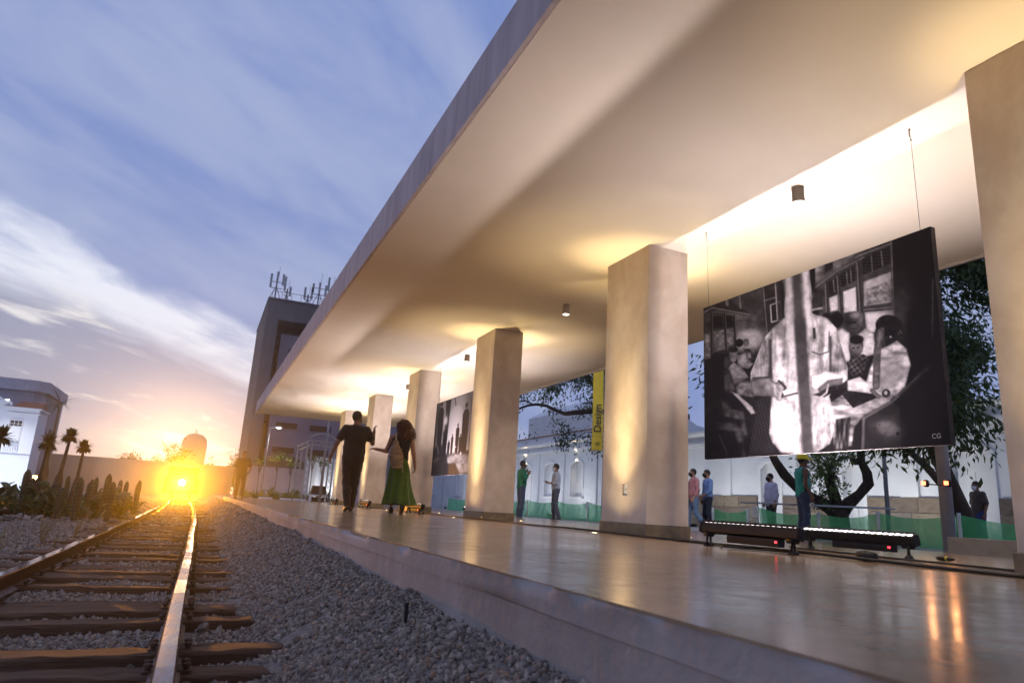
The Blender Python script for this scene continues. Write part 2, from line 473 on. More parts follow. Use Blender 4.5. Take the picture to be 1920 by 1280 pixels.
gt.interface.new_socket('Geometry', in_out='INPUT', socket_type='NodeSocketGeometry'); gt.interface.new_socket('Geometry', in_out='OUTPUT', socket_type='NodeSocketGeometry')
g = NT(gt); gin = g.node('NodeGroupInput'); gout = g.node('NodeGroupOutput')
m2p = g.node('GeometryNodeMeshToPoints'); iop = g.node('GeometryNodeInstanceOnPoints'); ci = g.node('GeometryNodeCollectionInfo')
ci.inputs['Collection'].default_value = stone_col; ci.inputs['Separate Children'].default_value = True; ci.inputs['Reset Children'].default_value = True
ar = g.node('GeometryNodeInputNamedAttribute', data_type='FLOAT_VECTOR'); ar.inputs[0].default_value = 'rot'
asz = g.node('GeometryNodeInputNamedAttribute', data_type='FLOAT'); asz.inputs[0].default_value = 'size'
g.l.new(gin.outputs[0], m2p.inputs[0]); g.l.new(m2p.outputs[0], iop.inputs['Points']); g.l.new(ci.outputs[0], iop.inputs['Instance'])
iop.inputs['Pick Instance'].default_value = True
e2r = g.node('FunctionNodeEulerToRotation'); g.l.new(ar.outputs[0], e2r.inputs[0]); g.l.new(e2r.outputs[0], iop.inputs['Rotation'])
g.l.new(asz.outputs[0], iop.inputs['Scale']); g.l.new(iop.outputs[0], gout.inputs[0])
md = o.modifiers.new('scatter', 'NODES'); md.node_group = gt

# ------------------------------------------------------------------ railway tracks
RAIL_PROFILE = [(-0.055, -0.125), (0.055, -0.125), (0.055, -0.115), (0.012, -0.098), (0.010, -0.042), (0.033, -0.032), (0.035, -0.006), (0.028, 0.0),
                (-0.028, 0.0), (-0.035, -0.006), (-0.033, -0.032), (-0.010, -0.042), (-0.012, -0.098), (-0.055, -0.115)]


def rail(x0, y0, y1, z, parent, wob):
    mb = MB(); ysr = np.concatenate([np.arange(y0, min(14, y1), 0.35), np.arange(min(14, y1), y1, 1.5), [y1]]); n = len(RAIL_PROFILE)
    vs = []
    for y in ysr:
        off = float(track_off(y)); wz = 0.004 * math.sin(y * 1.7 + wob) + 0.003 * math.sin(y * 4.1 + wob * 2); wx = 0.006 * math.sin(y * 0.9 + wob)
        vs += [(x0 + off + wx + px_, y, z + wz + pz_) for px_, pz_ in RAIL_PROFILE]
    fs = [(i * n + k, i * n + (k + 1) % n, (i + 1) * n + (k + 1) % n, (i + 1) * n + k) for i in range(len(ysr) - 1) for k in range(n)]
    mb.add(vs, fs)
    return mb.build('rail', M_rail, parent)


def sleeper_mesh(seed, L=1.9, w=0.105, h=0.075):
    rs = np.random.default_rng(seed); nx, nk = 22, 12
    vs = []
    for i in range(nx + 1):
        u = -L / 2 + L * i / nx
        if i in (0, nx): u += 0.0
        for k in range(nk):
            a = 2 * math.pi * (k + 0.5) / nk
            c, s_ = math.cos(a), math.sin(a); e = 0.15
            yy = w * (abs(c) ** e) * (1 if c > 0 else -1); zz = h * (abs(s_) ** e) * (1 if s_ > 0 else -1)
            j = rs.normal(0, 0.0025, 3); taper = 1 - 0.05 * (abs(u) / (L / 2)) ** 6
            wav = 0.004 * math.sin(u * 3 + seed) + 0.0015 * math.sin(u * 9 + 2 * seed)
            vs.append((u + j[0] * 2 + (rs.normal(0, 0.02) if i in (0, nx) else 0), yy * taper + j[1] + wav, zz * taper + j[2] * 1.3 + (wav * 0.5 if s_ > 0 else 0)))
    fs = [(i * nk + k, i * nk + (k + 1) % nk, (i + 1) * nk + (k + 1) % nk, (i + 1) * nk + k) for i in range(nx) for k in range(nk)]
    fs += [tuple(range(nk)), tuple(range(nx * nk, nx * nk + nk))[::-1]]
    return MB().add(vs, fs).mesh('sleeper', M_wood)


SLP = [sleeper_mesh(k) for k in range(6)]
track = empty('railway_track', (-0.51, 0, -0.5), label='rusty railway track with dark wooden sleepers running beside the platform', cat='track')
def kid(o, parent):
    o.parent = parent; o.matrix_parent_inverse = Matrix.Translation(-Vector(parent.location)); return o
for (x0, w_) in ((-1.015, 0.0), (-0.015, 1.3)):
    kid(rail(x0, 0.2, 46, -0.35, None, w_), track)
for i, (sy, x0, x1, rot, sh, dz) in enumerate(SLEEPERS):
    o = bpy.data.objects.new('sleeper', SLP[i % 6]); COL.objects.link(o); kid(o, track)
    o.location = ((x0 + x1) / 2 + float(track_off(sy)), sy, -0.528 + dz); o.scale = ((x1 - x0) / 1.9, 1, 1); o.rotation_euler = (random.uniform(-.05, .05), random.uniform(-.012, .012), rot)

M_plate = mat('rusty_fastening', (0.10, 0.05, 0.028), 0.8, (0.05, 0.028, 0.018), 20)
mbp = MB().box(-0.085, 0.085, -0.06, 0.06, 0.0, 0.010)
for sx_ in (-1, 1):
    for sy_ in (-1, 1): mbp.lathe([(0.010, 0.010), (0.010, 0.020), (0.017, 0.022), (0.015, 0.032), (0.006, 0.035)], 8, (sx_ * 0.067, sy_ * 0.035, 0))
plate_me = mbp.mesh('tie_plate', M_plate)
for (sy, x0, x1, rot, sh, dz) in SLEEPERS[:34]:
    for xr in (-1.015, -0.015):
        o = bpy.data.objects.new('tie_plate', plate_me); COL.objects.link(o); kid(o, track)
        o.location = (xr + float(track_off(sy)), sy + (xr + 0.51) * math.tan(rot), -0.528 + dz + 0.0745); o.rotation_euler = (0, 0, random.uniform(-.05, .05))

track2 = empty('railway_track', (-3.6, 10, -0.5), label='second pair of rusty rails at the far left beyond the cactus bed', cat='track')
for (x0, w_) in ((-4.05, 0.5), (-3.05, 2.2)):
    kid(rail(x0, 8, 40, -0.31, None, w_), track2)
for i in range(44):
    sy = 8.3 + i * 0.6
    o = bpy.data.objects.new('sleeper', SLP[(i * 5 + 2) % 6]); COL.objects.link(o); kid(o, track2)
    o.location = (-3.55 + float(track_off(sy)), sy, -0.475); o.rotation_euler = (0, 0, random.uniform(-.03, .03))

# ------------------------------------------------------------------ platform
plat = empty('platform', (0.96, -6, -0.6), kind='structure')
# lower wall with jittered plane, slab lip above it
ysd = np.concatenate([np.arange(-6, 0, 0.5), np.arange(0, 8, 0.03), np.arange(8, 16, 0.12), np.arange(16, 33.01, 0.5)])
def edge_strip(name, zs, xoff, chips, material, seed):
    nz_ = len(zs); vs = np.zeros((len(ysd), nz_, 3)); rs = np.random.default_rng(seed)
    for k, z in enumerate(zs):
        dxn = (fbm(ysd * 1.3 + k * 7, ysd * 0 + k, seed, 4) - 0.47) * 0.006
        vs[:, k, 0] = 0.96 + xoff + dxn; vs[:, k, 1] = ysd; vs[:, k, 2] = z + (fbm(ysd * 3 + 9 * k, ysd * 0 + 3, seed + 1, 3) - 0.44) * 0.006
    if chips:
        ch = fbm(ysd * 1.7, ysd * 0 + 8, 21, 5); c1 = np.clip((ch - 0.56) / 0.10, 0, 1); small = np.clip((fbm(ysd * 9, ysd * 0 + 2, 5, 3) - 0.55) / 0.15, 0, 1)
        chip = np.clip(c1 + 0.5 * small, 0, 1)
        vs[:, -2, 0] += chip * 0.034; vs[:, -2, 2] -= chip * 0.018
        vs[:, -1, 0] += chip * 0.050 + rs.normal(0, 0.0015, len(ysd)); vs[:, -1, 2] -= chip * 0.0015
        vs[:, -3, 0] += chip * 0.006
    nn = len(ysd); a, b_ = np.meshgrid(np.arange(nz_ - 1), np.arange(nn - 1)); q = (b_ * nz_ + a).ravel()
    return obj(name, np_mesh(name, vs.reshape(-1, 3), np.stack([q, q + nz_, q + nz_ + 1, q + 1], 1), material, True))


kid(edge_strip('side_wall', [-0.75, -0.5, -0.3, -0.2, -0.12, -0.079, -0.074], 0.0015, False, M_sidewall, 31), plat)
kid(edge_strip('slab_edge', [-0.0735, -0.070, -0.04, -0.014, -0.006, -0.0005], -0.001, True, M_sidewall, 41), plat)
kid(MB().box(0.968, 8.8, -6, 33, -0.7, -0.05).build('platform_core', M_sidewall), plat)
joints = [-6.0, -4.1, -2.6, -1.1, 0.4, 1.93, 3.40, 4.9, 6.4, 7.9, 9.4, 10.9, 12.4, 13.9, 15.4, 16.9, 18.4, 19.9, 21.4, 22.9, 24.4, 25.9, 27.4, 28.9, 30.4, 33.0]
for a, b_ in zip(joints[:-1], joints[1:]):
    kid(MB().box(0.995, 8.8, a + 0.004, b_ - 0.004, -0.049, 0.0).build('floor_slab', M_floor), plat)

# paving on the building side of the platform
o = MB().box(8.8, 40, -10, 75, -0.6, -0.08).build('pavement', M_paving); o['kind'] = 'structure'
# lower forecourt beyond the platform end, with a garden bed
o = MB().box(0.9, 8.8, 33, 75, -0.6, -0.1).build('path', M_paving); o['kind'] = 'structure'

# ------------------------------------------------------------------ canopy
canopy = empty('platform_canopy', (4.78, -4, 3.4), label='long flat concrete canopy roof over the platform', cat='canopy')
kid(MB().box(1.64, 7.93, -4, 29.76, 3.4, 3.80).build('soffit_slab', M_ceiling), canopy)
kid(MB().box(1.60, 1.637, -4, 29.8, 3.388, 3.86).build('fascia', M_fascia), canopy)
kid(MB().box(7.933, 7.97, -4, 29.8, 3.388, 3.86).build('fascia', M_fascia), canopy)
kid(MB().box(1.637, 7.933, 29.763, 29.8, 3.388, 3.86).build('fascia', M_fascia), canopy)
kid(MB().box(1.641, 7.929, -3.99, 29.759, 3.803, 3.84).build('roof_screed', M_fascia), canopy)
kid(MB().box(1.640, 1.70, -4, 29.76, 3.386, 3.3985).build('drip_edge', M_ceiling), canopy)
kid(MB().box(7.87, 7.93, -4, 29.76, 3.386, 3.3985).build('drip_edge', M_ceiling), canopy)

# ------------------------------------------------------------------ columns
M_lens = mat('uplight_lens', (1, 1, 1), 0.4, emit=(1.0, 0.80, 0.50), estr=14)
WARM = (1.0, 0.73, 0.36)
COLN = [1.72, 6.45, 11.26, 16.06, 20.82, 25.6]
CL = 0.93
col_lab = ['plastered square column cut off by the right edge of the photo', 'plastered square column with a small socket niche left of the big hanging picture',
           'plastered square column standing just right of the small silhouette picture', 'plastered square column behind the woman in the green skirt',
           'plastered square column between the walking man and woman', 'farthest plastered square column, behind the head of the man in black']
for i, y0 in enumerate(COLN):
    yc = y0 + CL / 2
    c = empty('column', (4.785, yc, 0), label=col_lab[i], cat='column', group='columns carrying the canopy')
    mb = MB()
    nzc = 14
    if i == 1:   # niche cut into the track face
        n0, n1, za, zb = 6.83, 6.93, 0.44, 0.575
        mb.box(4.5, 5.07, y0, n0, 0.13, 3.399); mb.box(4.5, 5.07, n1, y0 + CL, 0.13, 3.399)
        mb.box(4.5, 5.07, n0, n1, 0.13, za); mb.box(4.5, 5.07, n0, n1, zb, 3.399); mb.box(4.53, 5.07, n0, n1, za, zb)
        # merge coincident inner walls
        o = mb.build('shaft', M_column); kid(o, c)
        k = kid(MB().box(4.522, 4.529, n0 + 0.004, n1 - 0.004, za + 0.004, zb - 0.004).build('socket_plate', M_white2), c)
        kid(MB().box(4.519, 4.5215, 6.872, 6.888, 0.50, 0.512).build('switch', M_black), c)
    else:
        mb.box(4.5, 5.07, y0, y0 + CL, 0.13, 3.399)
        kid(mb.build('shaft', M_column, bevel=0.008), c)
    # plinth of four stone slabs
    t_ = 0.018
    kid(MB().box(4.5 - t_, 4.5, y0 - t_, y0 + CL + t_, 0.001, 0.135).build('plinth_stone', M_plinth, bevel=0.003), c)
    kid(MB().box(5.07, 5.07 + t_, y0 - t_, y0 + CL + t_, 0.001, 0.135).build('plinth_stone', M_plinth, bevel=0.003), c)
    kid(MB().box(4.5005, 5.0695, y0 - t_, y0, 0.001, 0.134).build('plinth_stone', M_plinth, bevel=0.003), c)
    kid(MB().box(4.5005, 5.0695, y0 + CL, y0 + CL + t_, 0.001, 0.134).build('plinth_stone', M_plinth, bevel=0.003), c)
    # ground uplights on both faces
    for side, xg in ((-1, 4.13), (1, 5.44)):
        nm = ['nearest', 'second', 'third', 'fourth', 'fifth', 'sixth'][i]
        u = empty('ground_uplight', (xg, yc, 0), label=('round lit uplight in the floor on the track side of the %s column' if side < 0 else 'round lit uplight in the floor on the building side of the %s column') % nm,
                  cat='uplight', group='uplights in the floor at the columns')
        MB().lathe([(0.055, 0.0005), (0.055, 0.006), (0.040, 0.007), (0.040, 0.0035)], 20).build('bezel', M_steel, u)
        MB().lathe([(0.038, 0.0036), (0.036, 0.0055), (0.020, 0.0075), (0.004, 0.008)], 16).build('lens', M_lens, u)
        f_ = 1 if side < 0 else -1
        vary = random.uniform(0.9, 1.12) * (0.68 if i == 0 else 1.0)
        spot('uplight_lamp', (0, 0, 0.02), (0.40 * f_, random.uniform(-0.06, 0.06), 2.5), 300 * vary, WARM, 32, 1.0, 0.04, u)     # grazes the shaft
        spot('uplight_lamp', (0, 0, 0.02), (0.24 * f_, 0, 3.4), 190 * vary, WARM, 66, 1.0, 0.04, u)
        spot('uplight_lamp', (0, 0, 0.02), (0.20 * f_, 0, 3.4), 320 * vary, WARM, 28, 1.0, 0.04, u)
        spot('uplight_lamp', (0, 0, 0.02), (0.34 * f_, 0, 3.4), 26 * vary, WARM, 126, 1.0, 0.06, u)

# ------------------------------------------------------------------ ceiling downlights
M_lampbody = mat('downlight_body', (0.80, 0.75, 0.71), 0.5, (0.76, 0.71, 0.67), 4)
dl_lab = ['nearest white cylinder downlight on the ceiling above the big picture', 'white cylinder downlight on the ceiling left of the niched column',
          'white cylinder downlight on the ceiling above the small silhouette picture', 'white cylinder downlight on the ceiling just right of the fifth column',
          'white cylinder downlight on the ceiling just above the man in black', 'farthest white cylinder downlight at the end of the canopy']
for lab, yd in zip(dl_lab, (4.5, 9.2, 13.7, 18.4, 23.2, 28.0)):
    d = empty('ceiling_downlight', (4.86, yd, 3.4), label=lab, cat='downlight', group='ceiling downlights between the columns')
    MB().lathe([(0.056, -0.001), (0.056, -0.15), (0.062, -0.152), (0.062, -0.164), (0.052, -0.165), (0.050, -0.156)], 24).build('body', M_lampbody, d, True)
    MB().lathe([(0.049, -0.158), (0.048, -0.1635), (0.01, -0.1645)], 20).build('lens', M_bulb, d)
    spot('downlight_lamp', (0, 0, -0.175), (0, 0, -3.4), 210, (1.0, 0.80, 0.56), 120, 0.9, 0.04, d)

# ------------------------------------------------------------------ LED wash bars on the floor
M_red = mat('red_led', (0.5, 0.01, 0.01), 0.4, emit=(1.0, 0.03, 0.04), estr=6)
PINK = (1.0, 0.85, 0.85)


def led_bar(x, y0, y1, face, label, power, lean=0.28):
    """bar along y; face +1: lamps lean to +x"""
    L = y1 - y0; b = empty('led_wash_bar', (x, y0, 0), label=label, cat='stage light', group='LED wash bars lighting the pictures')
    zb = 0.15
    a = face * 0.30; ca_, sa_ = math.cos(a), math.sin(a)
    def rot(px_, pz_): return (px_ * ca_ + pz_ * sa_, zb + pz_ * ca_ - px_ * sa_)
    prof = [rot(*q_) for q_ in [(-0.032, -0.04), (0.032, -0.04), (0.038, -0.01), (0.038, 0.036), (0.030, 0.042), (-0.030, 0.042), (-0.038, 0.036), (-0.038, -0.01)]]
    MB().prism(prof, 'y', 0, L).build('housing', M_black, b, bevel=0.003)
    for ye in (-0.022, L):
        big = [rot(q_[0] * 1.08, q_[1] * 1.10) for q_ in [(-0.032, -0.04), (0.032, -0.04), (0.038, -0.01), (0.038, 0.036), (0.030, 0.042), (-0.030, 0.042), (-0.038, 0.036), (-0.038, -0.01)]]
        MB().prism(big, 'y', ye, ye + 0.022).build('end_cap', M_black, b, bevel=0.003)
    n = int(L / 0.055)
    for k in range(n):
        yk = (k + 0.5) * L / n; cx_, cz_ = rot(0, 0.0435)
        mb = MB(); vs = []
        for (r_, h_) in ((0.021, 0.0), (0.019, 0.004), (0.006, 0.007)):
            for q in range(10):
                g_ = 2 * math.pi * q / 10; lx, ly = r_ * math.cos(g_), r_ * math.sin(g_)
                vs.append((cx_ + lx * ca_ + h_ * sa_, yk + ly, cz_ - lx * sa_ + h_ * ca_))
        fs = [(r * 10 + q, r * 10 + (q + 1) % 10, (r + 1) * 10 + (q + 1) % 10, (r + 1) * 10 + q) for r in range(2) for q in range(10)] + [tuple(range(20, 30))]
        mb.add(vs, fs).build('led_lens', M_led, b)
    lx_ = -face * 0.034
    MB().prism([rot(lx_ - 0.003, 0.0425), rot(lx_ + 0.003, 0.0425), rot(lx_ + 0.003, 0.060), rot(lx_ - 0.003, 0.060)], 'y', 0, L).build('glare_lip', M_black, b)
    # driver box slung below
    drv = MB().prism([(-0.03, 0.045), (0.03, 0.045), (0.034, 0.085), (0.03, 0.105), (-0.03, 0.105), (-0.034, 0.085)], 'y', L * 0.16, L * 0.70).build('driver_box', M_black, b, bevel=0.004)
    MB().prism([(-0.0365, 0.075), (-0.0365, 0.09), (-0.0345, 0.09), (-0.0345, 0.075)], 'y', L * 0.175, L * 0.195).build('indicator', M_red, drv)
    # two feet at each end with knuckle joint
    for ye in (0.06, L - 0.06):
        MB().lathe([(0.018, -0.05), (0.026, -0.046), (0.026, 0.046), (0.018, 0.05)], 14, (0, ye, 0.105), 'y').build('knuckle', M_black, b, True)
        for dx_ in (-0.045, 0.045):
            mb = MB(); mb.tube([(dx_ * 0.7, ye + dx_ * 0.6, 0.10), (dx_, ye + dx_ * 0.6, 0.035)], 0.008, 8)
            for zz in (0.045, 0.058, 0.071, 0.084): mb.lathe([(0.011, zz), (0.011, zz + 0.006)], 10, (dx_ * 0.9, ye + dx_ * 0.6, 0))
            mb.lathe([(0.032, 0.002), (0.030, 0.012), (0.010, 0.036)], 14, (dx_, ye + dx_ * 0.6, 0))
            mb.build('foot', M_black, b, True)
    cx_, cz_ = rot(0, 0.060)
    area('led_lamp', (cx_, L / 2, cz_), (face * lean, 0, 1), power, PINK, 0.04, L * 0.96, 108, b)
    return b


led_bar(4.12, 3.95, 5.02, 1, 'black LED bar with a red light standing in front of the big picture', 33)
led_bar(5.42, 3.98, 5.12, -1, 'black LED bar with a row of lit white lenses behind the big picture', 84)
led_bar(4.12, 13.6, 14.66, 1, 'black LED bar on the floor under the small silhouette picture', 33)
led_bar(5.42, 13.6, 14.66, -1, 'lit LED bar partly hidden behind the column right of the silhouette picture', 84)
led_bar(4.12, 18.4, 19.46, 1, 'dark LED bar on the floor right beside the green skirt', 33)
led_bar(5.42, 18.4, 19.46, -1, 'lit LED bar on the building side behind the woman', 84)
led_bar(4.12, 23.2, 24.26, 1, 'dark LED bar on the floor right of the shoes of the man', 33)
led_bar(5.42, 23.2, 24.26, -1, 'farthest lit LED bar on the building side behind the man', 84)

# cables along the columns
def cable(name, pts_, r_, label, parent=None):
    P = [Vector(p_) for p_ in pts_]; out = []
    for i in range(len(P) - 1):
        p0, p1, p2, p3 = P[max(i - 1, 0)], P[i], P[i + 1], P[min(i + 2, len(P) - 1)]
        for k in range(6):
            t_ = k / 6
            out.append(0.5 * ((2 * p1) + (p2 - p0) * t_ + (2 * p0 - 5 * p1 + 4 * p2 - p3) * t_ ** 2 + (3 * p1 - 3 * p2 + p3 - p0) * t_ ** 3))
    out.append(P[-1])
    o = MB().tube(out, r_, 7).build(name, M_rubber, parent, True)
    if label: tag(o, label, 'cable')
    return o


cable('power_cable', [(4.36 + 0.05 * math.sin(k * 1.9) - 0.02 * k / 5, 26 - k * 1.15, 0.012 + (0.012 if k % 3 == 1 else 0)) for k in range(23)], 0.011, 'long thick black cable lying on the floor along the foot of the columns')
cable('power_cable', [(4.40 + 0.04 * math.sin(k * 2.3 + 1), 15.5 - k * 0.83, 0.010) for k in range(18)], 0.008, 'thin black cable on the floor running beside the thick one')
cable('power_cable', [(5.30, 5.2, 0.01), (5.15, 4.9, 0.012), (5.20, 4.4, 0.01), (5.0, 3.9, 0.012), (5.05, 3.3, 0.01), (4.95, 2.4, 0.01), (5.25, 1.7, 0.01)], 0.009, 'black cable on the floor passing behind the big picture')
cable('signal_cable', [(4.05, 4.0, 0.01), (4.25, 4.25, 0.010), (3.98, 4.6, 0.014), (4.20, 4.9, 0.01), (4.32, 5.35, 0.02), (4.26, 5.6, 0.012)], 0.006, 'looped thin black lead under the front LED bar')
pl = empty('cable_connector', (4.33, 3.55, 0), label='fat black cable connector on the floor right of the front LED bar', cat='connector')
MB().lathe([(0.012, -0.085), (0.030, -0.07), (0.036, -0.03), (0.036, 0.03), (0.030, 0.07), (0.012, 0.085)], 14, (0, 0, 0.037), 'y').build('grip', M_rubber, pl, True)
MB().lathe([(0.0365, -0.010), (0.0395, -0.008), (0.0395, 0.008), (0.0365, 0.010)], 14, (0, 0, 0.037), 'y').build('rib', M_rubber, pl, True)
pl = empty('cable_connector', (5.72, 3.95, 0), label='small connector with a yellow ring at the end of the rear LED bar', cat='connector')
MB().lathe([(0.007, -0.09), (0.017, -0.05), (0.019, 0.04), (0.012, 0.06)], 12, (0, 0, 0.02), 'y').build('plug', M_rubber, pl, True)
MB().lathe([(0.0195, -0.035), (0.021, -0.034), (0.021, -0.018), (0.0195, -0.017)], 12, (0, 0, 0.021), 'y').build('ring', mat('yellow_ring', (0.55, 0.50, 0.05), 0.5), pl, True)

# ================================================================== HANGING PICTURES
def sstep(a, b, x):
    t = np.clip((x - a) / (b - a), 0, 1); return t * t * (3 - 2 * t)


class Paint:
    """soft flat shapes painted on sample points (print on the panels)"""
    def __init__(s, X, Y): s.X, s.Y = X, Y; s.I = np.zeros_like(X); s.rnd = 16.0
    def d_poly(s, pts):
        X, Y = s.X, s.Y; n = len(pts); d = np.full(X.shape, 1e18); sg = np.ones(X.shape)
        for i in range(n):
            x0, y0 = pts[i]; x1, y1 = pts[i - 1]; ex, ey = x1 - x0, y1 - y0; wx, wy = X - x0, Y - y0
            h = np.clip((wx * ex + wy * ey) / (ex * ex + ey * ey + 1e-9), 0, 1)
            d = np.minimum(d, (wx - ex * h) ** 2 + (wy - ey * h) ** 2)
            c1 = Y >= y0; c2 = Y < y1; c3 = ex * wy > ey * wx
            sg = np.where((c1 & c2 & c3) | (~c1 & ~c2 & ~c3), -sg, sg)
        return sg * np.sqrt(d)
    def d_ell(s, cx, cy, rx, ry, rot=0.0):
        c, q = math.cos(rot), math.sin(rot); x = (s.X - cx) * c + (s.Y - cy) * q; y = -(s.X - cx) * q + (s.Y - cy) * c
        return (np.sqrt((x / rx) ** 2 + (y / ry) ** 2) - 1) * min(rx, ry)
    def d_line(s, pts, w):
        d = np.full(s.X.shape, 1e9)
        for (x0, y0), (x1, y1) in zip(pts[:-1], pts[1:]):
            ex, ey = x1 - x0, y1 - y0; h = np.clip(((s.X - x0) * ex + (s.Y - y0) * ey) / (ex * ex + ey * ey), 0, 1)
            d = np.minimum(d, np.hypot(s.X - x0 - ex * h, s.Y - y0 - ey * h))
        return d - w
    def put(s, d, tone, soft=3.0, a=1.0):
        tone = np.where(np.asarray(tone) > 0.2, tone * (0.80 + 0.20 * sstep(0, s.rnd, -d)), tone)
        m_ = a * (1 - sstep(-soft, soft, d)); s.I = s.I * (1 - m_) + tone * m_
    def poly(s, pts, tone, soft=3.0, a=1.0): s.put(s.d_poly(pts), tone, soft, a)
    def ell(s, cx, cy, rx, ry, tone, soft=3.0, a=1.0, rot=0.0): s.put(s.d_ell(cx, cy, rx, ry, rot), tone, soft, a)
    def line(s, pts, w, tone, soft=2.5, a=1.0): s.put(s.d_line(pts, w), tone, soft, a)
    def n(s, sx, sy, seed, o=4): return fbm(s.X / sx + 3, s.Y / sy + 9, seed, o) - 0.47


def homog(src, dst):
    A = []
    for (x, y), (u, v) in zip(src, dst):
        A.append([x, y, 1, 0, 0, 0, -u * x, -u * y, -u]); A.append([0, 0, 0, x, y, 1, -v * x, -v * y, -v])
    return np.linalg.svd(np.array(A, float))[2][-1].reshape(3, 3)


def art_train(X, Y):
    """black and white print: a standing reader behind a pole in a railway carriage"""
    p = Paint(X, Y); p.I[:] = 0.07 + 0.04 * p.n(60, 60, 1)
    N1 = p.n(55, 40, 2); N2 = p.n(14, 14, 3)
    # far wall and ceiling on the left
    p.poly([(60, 420), (385, 310), (410, 560), (340, 680), (240, 660), (60, 680)], 0.27 + 0.5 * N1, 8)
    p.ell(318, 590, 85, 60, 0.66 + 0.25 * N1, 45)
    p.ell(330, 405, 60, 50, 0.20, 40)
    p.poly([(60, 440), (240, 470), (250, 650), (75, 700)], 0.20 + 0.25 * N1, 4)
    for q in ([(82, 565), (112, 560), (120, 690), (86, 700)], [(128, 552), (185, 540), (196, 645), (136, 660)], [(197, 538), (235, 532), (244, 620), (206, 632)]):
        p.poly(q, 0.46 + 0.5 * N2, 3)
    for q in ([(118, 470), (178, 470), (180, 528), (122, 536)], [(190, 472), (228, 475), (230, 518), (194, 524)]): p.poly(q, 0.07, 3)
    for q in ([(118, 455), (128, 690)], [(186, 460), (202, 650)], [(238, 470), (250, 640)]): p.line(q, 4, 0.10); p.line([(a + 5, b) for a, b in q], 1.5, 0.5)
    p.poly([(75, 427), (200, 388), (320, 455), (318, 470), (150, 440), (78, 452)], 0.16, 4)
    p.line([(80, 448), (120, 425), (316, 464)], 3.5, 0.55); p.line([(262, 362), (270, 430)], 4, 0.6); p.line([(195, 385), (200, 410)], 8, 0.5)
    # door at the carriage end
    p.poly([(385, 318), (505, 275), (505, 520), (408, 560)], 0.17 + 0.2 * N1, 3); p.line([(386, 322), (412, 556)], 3, 0.55); p.line([(398, 392), (452, 376)], 3, 0.6)
    p.poly([(424, 416), (470, 402), (474, 496), (434, 508)], 0.08, 3); p.line([(426, 418), (434, 506), (472, 496)], 3.5, 0.85); p.line([(426, 416), (470, 402)], 3, 0.75)
    p.line([(452, 300), (468, 492)], 7, 0.30); p.line([(448, 300), (464, 492)], 2.5, 0.85)
    # right side wall with windows
    p.poly([(640, 205), (1045, 80), (1072, 600), (700, 620)], 0.24 + 0.3 * N1, 4)
    p.poly([(640, 215), (850, 140), (850, 190), (650, 320)], 0.42 + 0.9 * N1, 5); p.poly([(700, 205), (742, 190), (744, 228), (704, 250)], 0.14, 4)
    p.line([(655, 330), (760, 250), (900, 178)], 5, 0.5); p.line([(850, 178), (1036, 110)], 5, 0.55); p.line([(830, 190), (900, 140)], 6, 0.35)
    for q in ([(720, 300), (768, 280), (776, 345), (728, 368)], [(782, 262), (856, 222), (862, 298), (790, 330)], [(894, 186), (1034, 122), (1042, 214), (900, 268)]):
        p.poly(q, 0.13 + 0.06 * np.sin(Y / 2.6), 3)
    for q in ([(940, 170), (948, 248)], [(990, 148), (1000, 226)], [(815, 250), (822, 312)], [(836, 238), (842, 304)], [(748, 292), (756, 352)]): p.line(q, 3, 0.55)
    for q, tn in (([(726, 384), (774, 364), (782, 452), (736, 460)], 0.86), ([(798, 352), (868, 326), (876, 458), (806, 466)], 0.96), ([(902, 302), (1046, 250), (1056, 420), (908, 440)], 0.74)):
        p.poly(q, tn + 0.1 * N2, 3); p.put(np.abs(p.d_poly(q)) - 2.5, 0.34, 2)
    p.poly([(920, 345), (1045, 300), (1050, 400), (925, 425)], 0.62 + 0.7 * N2, 8)
    p.poly([(914, 462), (1062, 452), (1070, 560), (930, 570)], 0.86, 4); p.line([(908, 436), (1056, 418)], 5, 0.35); p.line([(910, 450), (1060, 438)], 2.5, 0.7)
    for q in ([(772, 270), (792, 465)], [(872, 200), (900, 520)], [(712, 310), (722, 460)]): p.line(q, 8, 0.24); p.line([(a - 5, b) for a, b in q], 2.5, 0.62)
    p.poly([(640, 360), (692, 340), (696, 440), (642, 450)], 0.22, 3); p.line([(642, 446), (694, 436)], 5, 0.8)
    # dark partition at the right
    p.poly([(1042, 84), (1260, 10), (1400, 1180), (1040, 1190), (1068, 480)], 0.055 + 0.07 * N1, 3); p.line([(1040, 92), (1066, 480)], 3, 0.55)
    p.ell(1095, 470, 60, 160, 0.30, 70, 0.8); p.ell(1180, 520, 45, 70, 0.05, 30); p.line([(1258, 300), (1268, 690)], 5, 0.30, 4); p.poly([(1160, 600), (1330, 600), (1380, 1180), (1140, 1180)], 0.05, 30)
    # passengers on the right bench
    p.ell(720, 478, 22, 16, 0.08, 4); p.ell(772, 500, 34, 42, 0.08, 5); p.poly([(770, 560), (800, 545), (840, 570), (850, 720), (790, 720)], 0.82, 8)
    p.poly([(830, 620), (870, 590), (920, 545), (965, 575), (985, 680), (900, 700)], 0.78 + 0.6 * N1, 5)
    p.ell(866, 520, 37, 58, 0.33 + 0.5 * N1, 4); p.ell(872, 476, 34, 18, 0.52, 6); p.line([(834, 518), (870, 514)], 5, 0.08); p.ell(896, 500, 12, 34, 0.45, 6)
    p.line([(842, 548), (866, 546)], 3, 0.15)
    p.poly([(838, 720), (860, 690), (915, 680), (945, 700), (915, 790), (845, 795)], 0.20 + 0.10 * np.sign(np.sin(X / 5 + Y / 30) * np.sin(Y / 5 - X / 25)) + 0.3 * N2, 4)
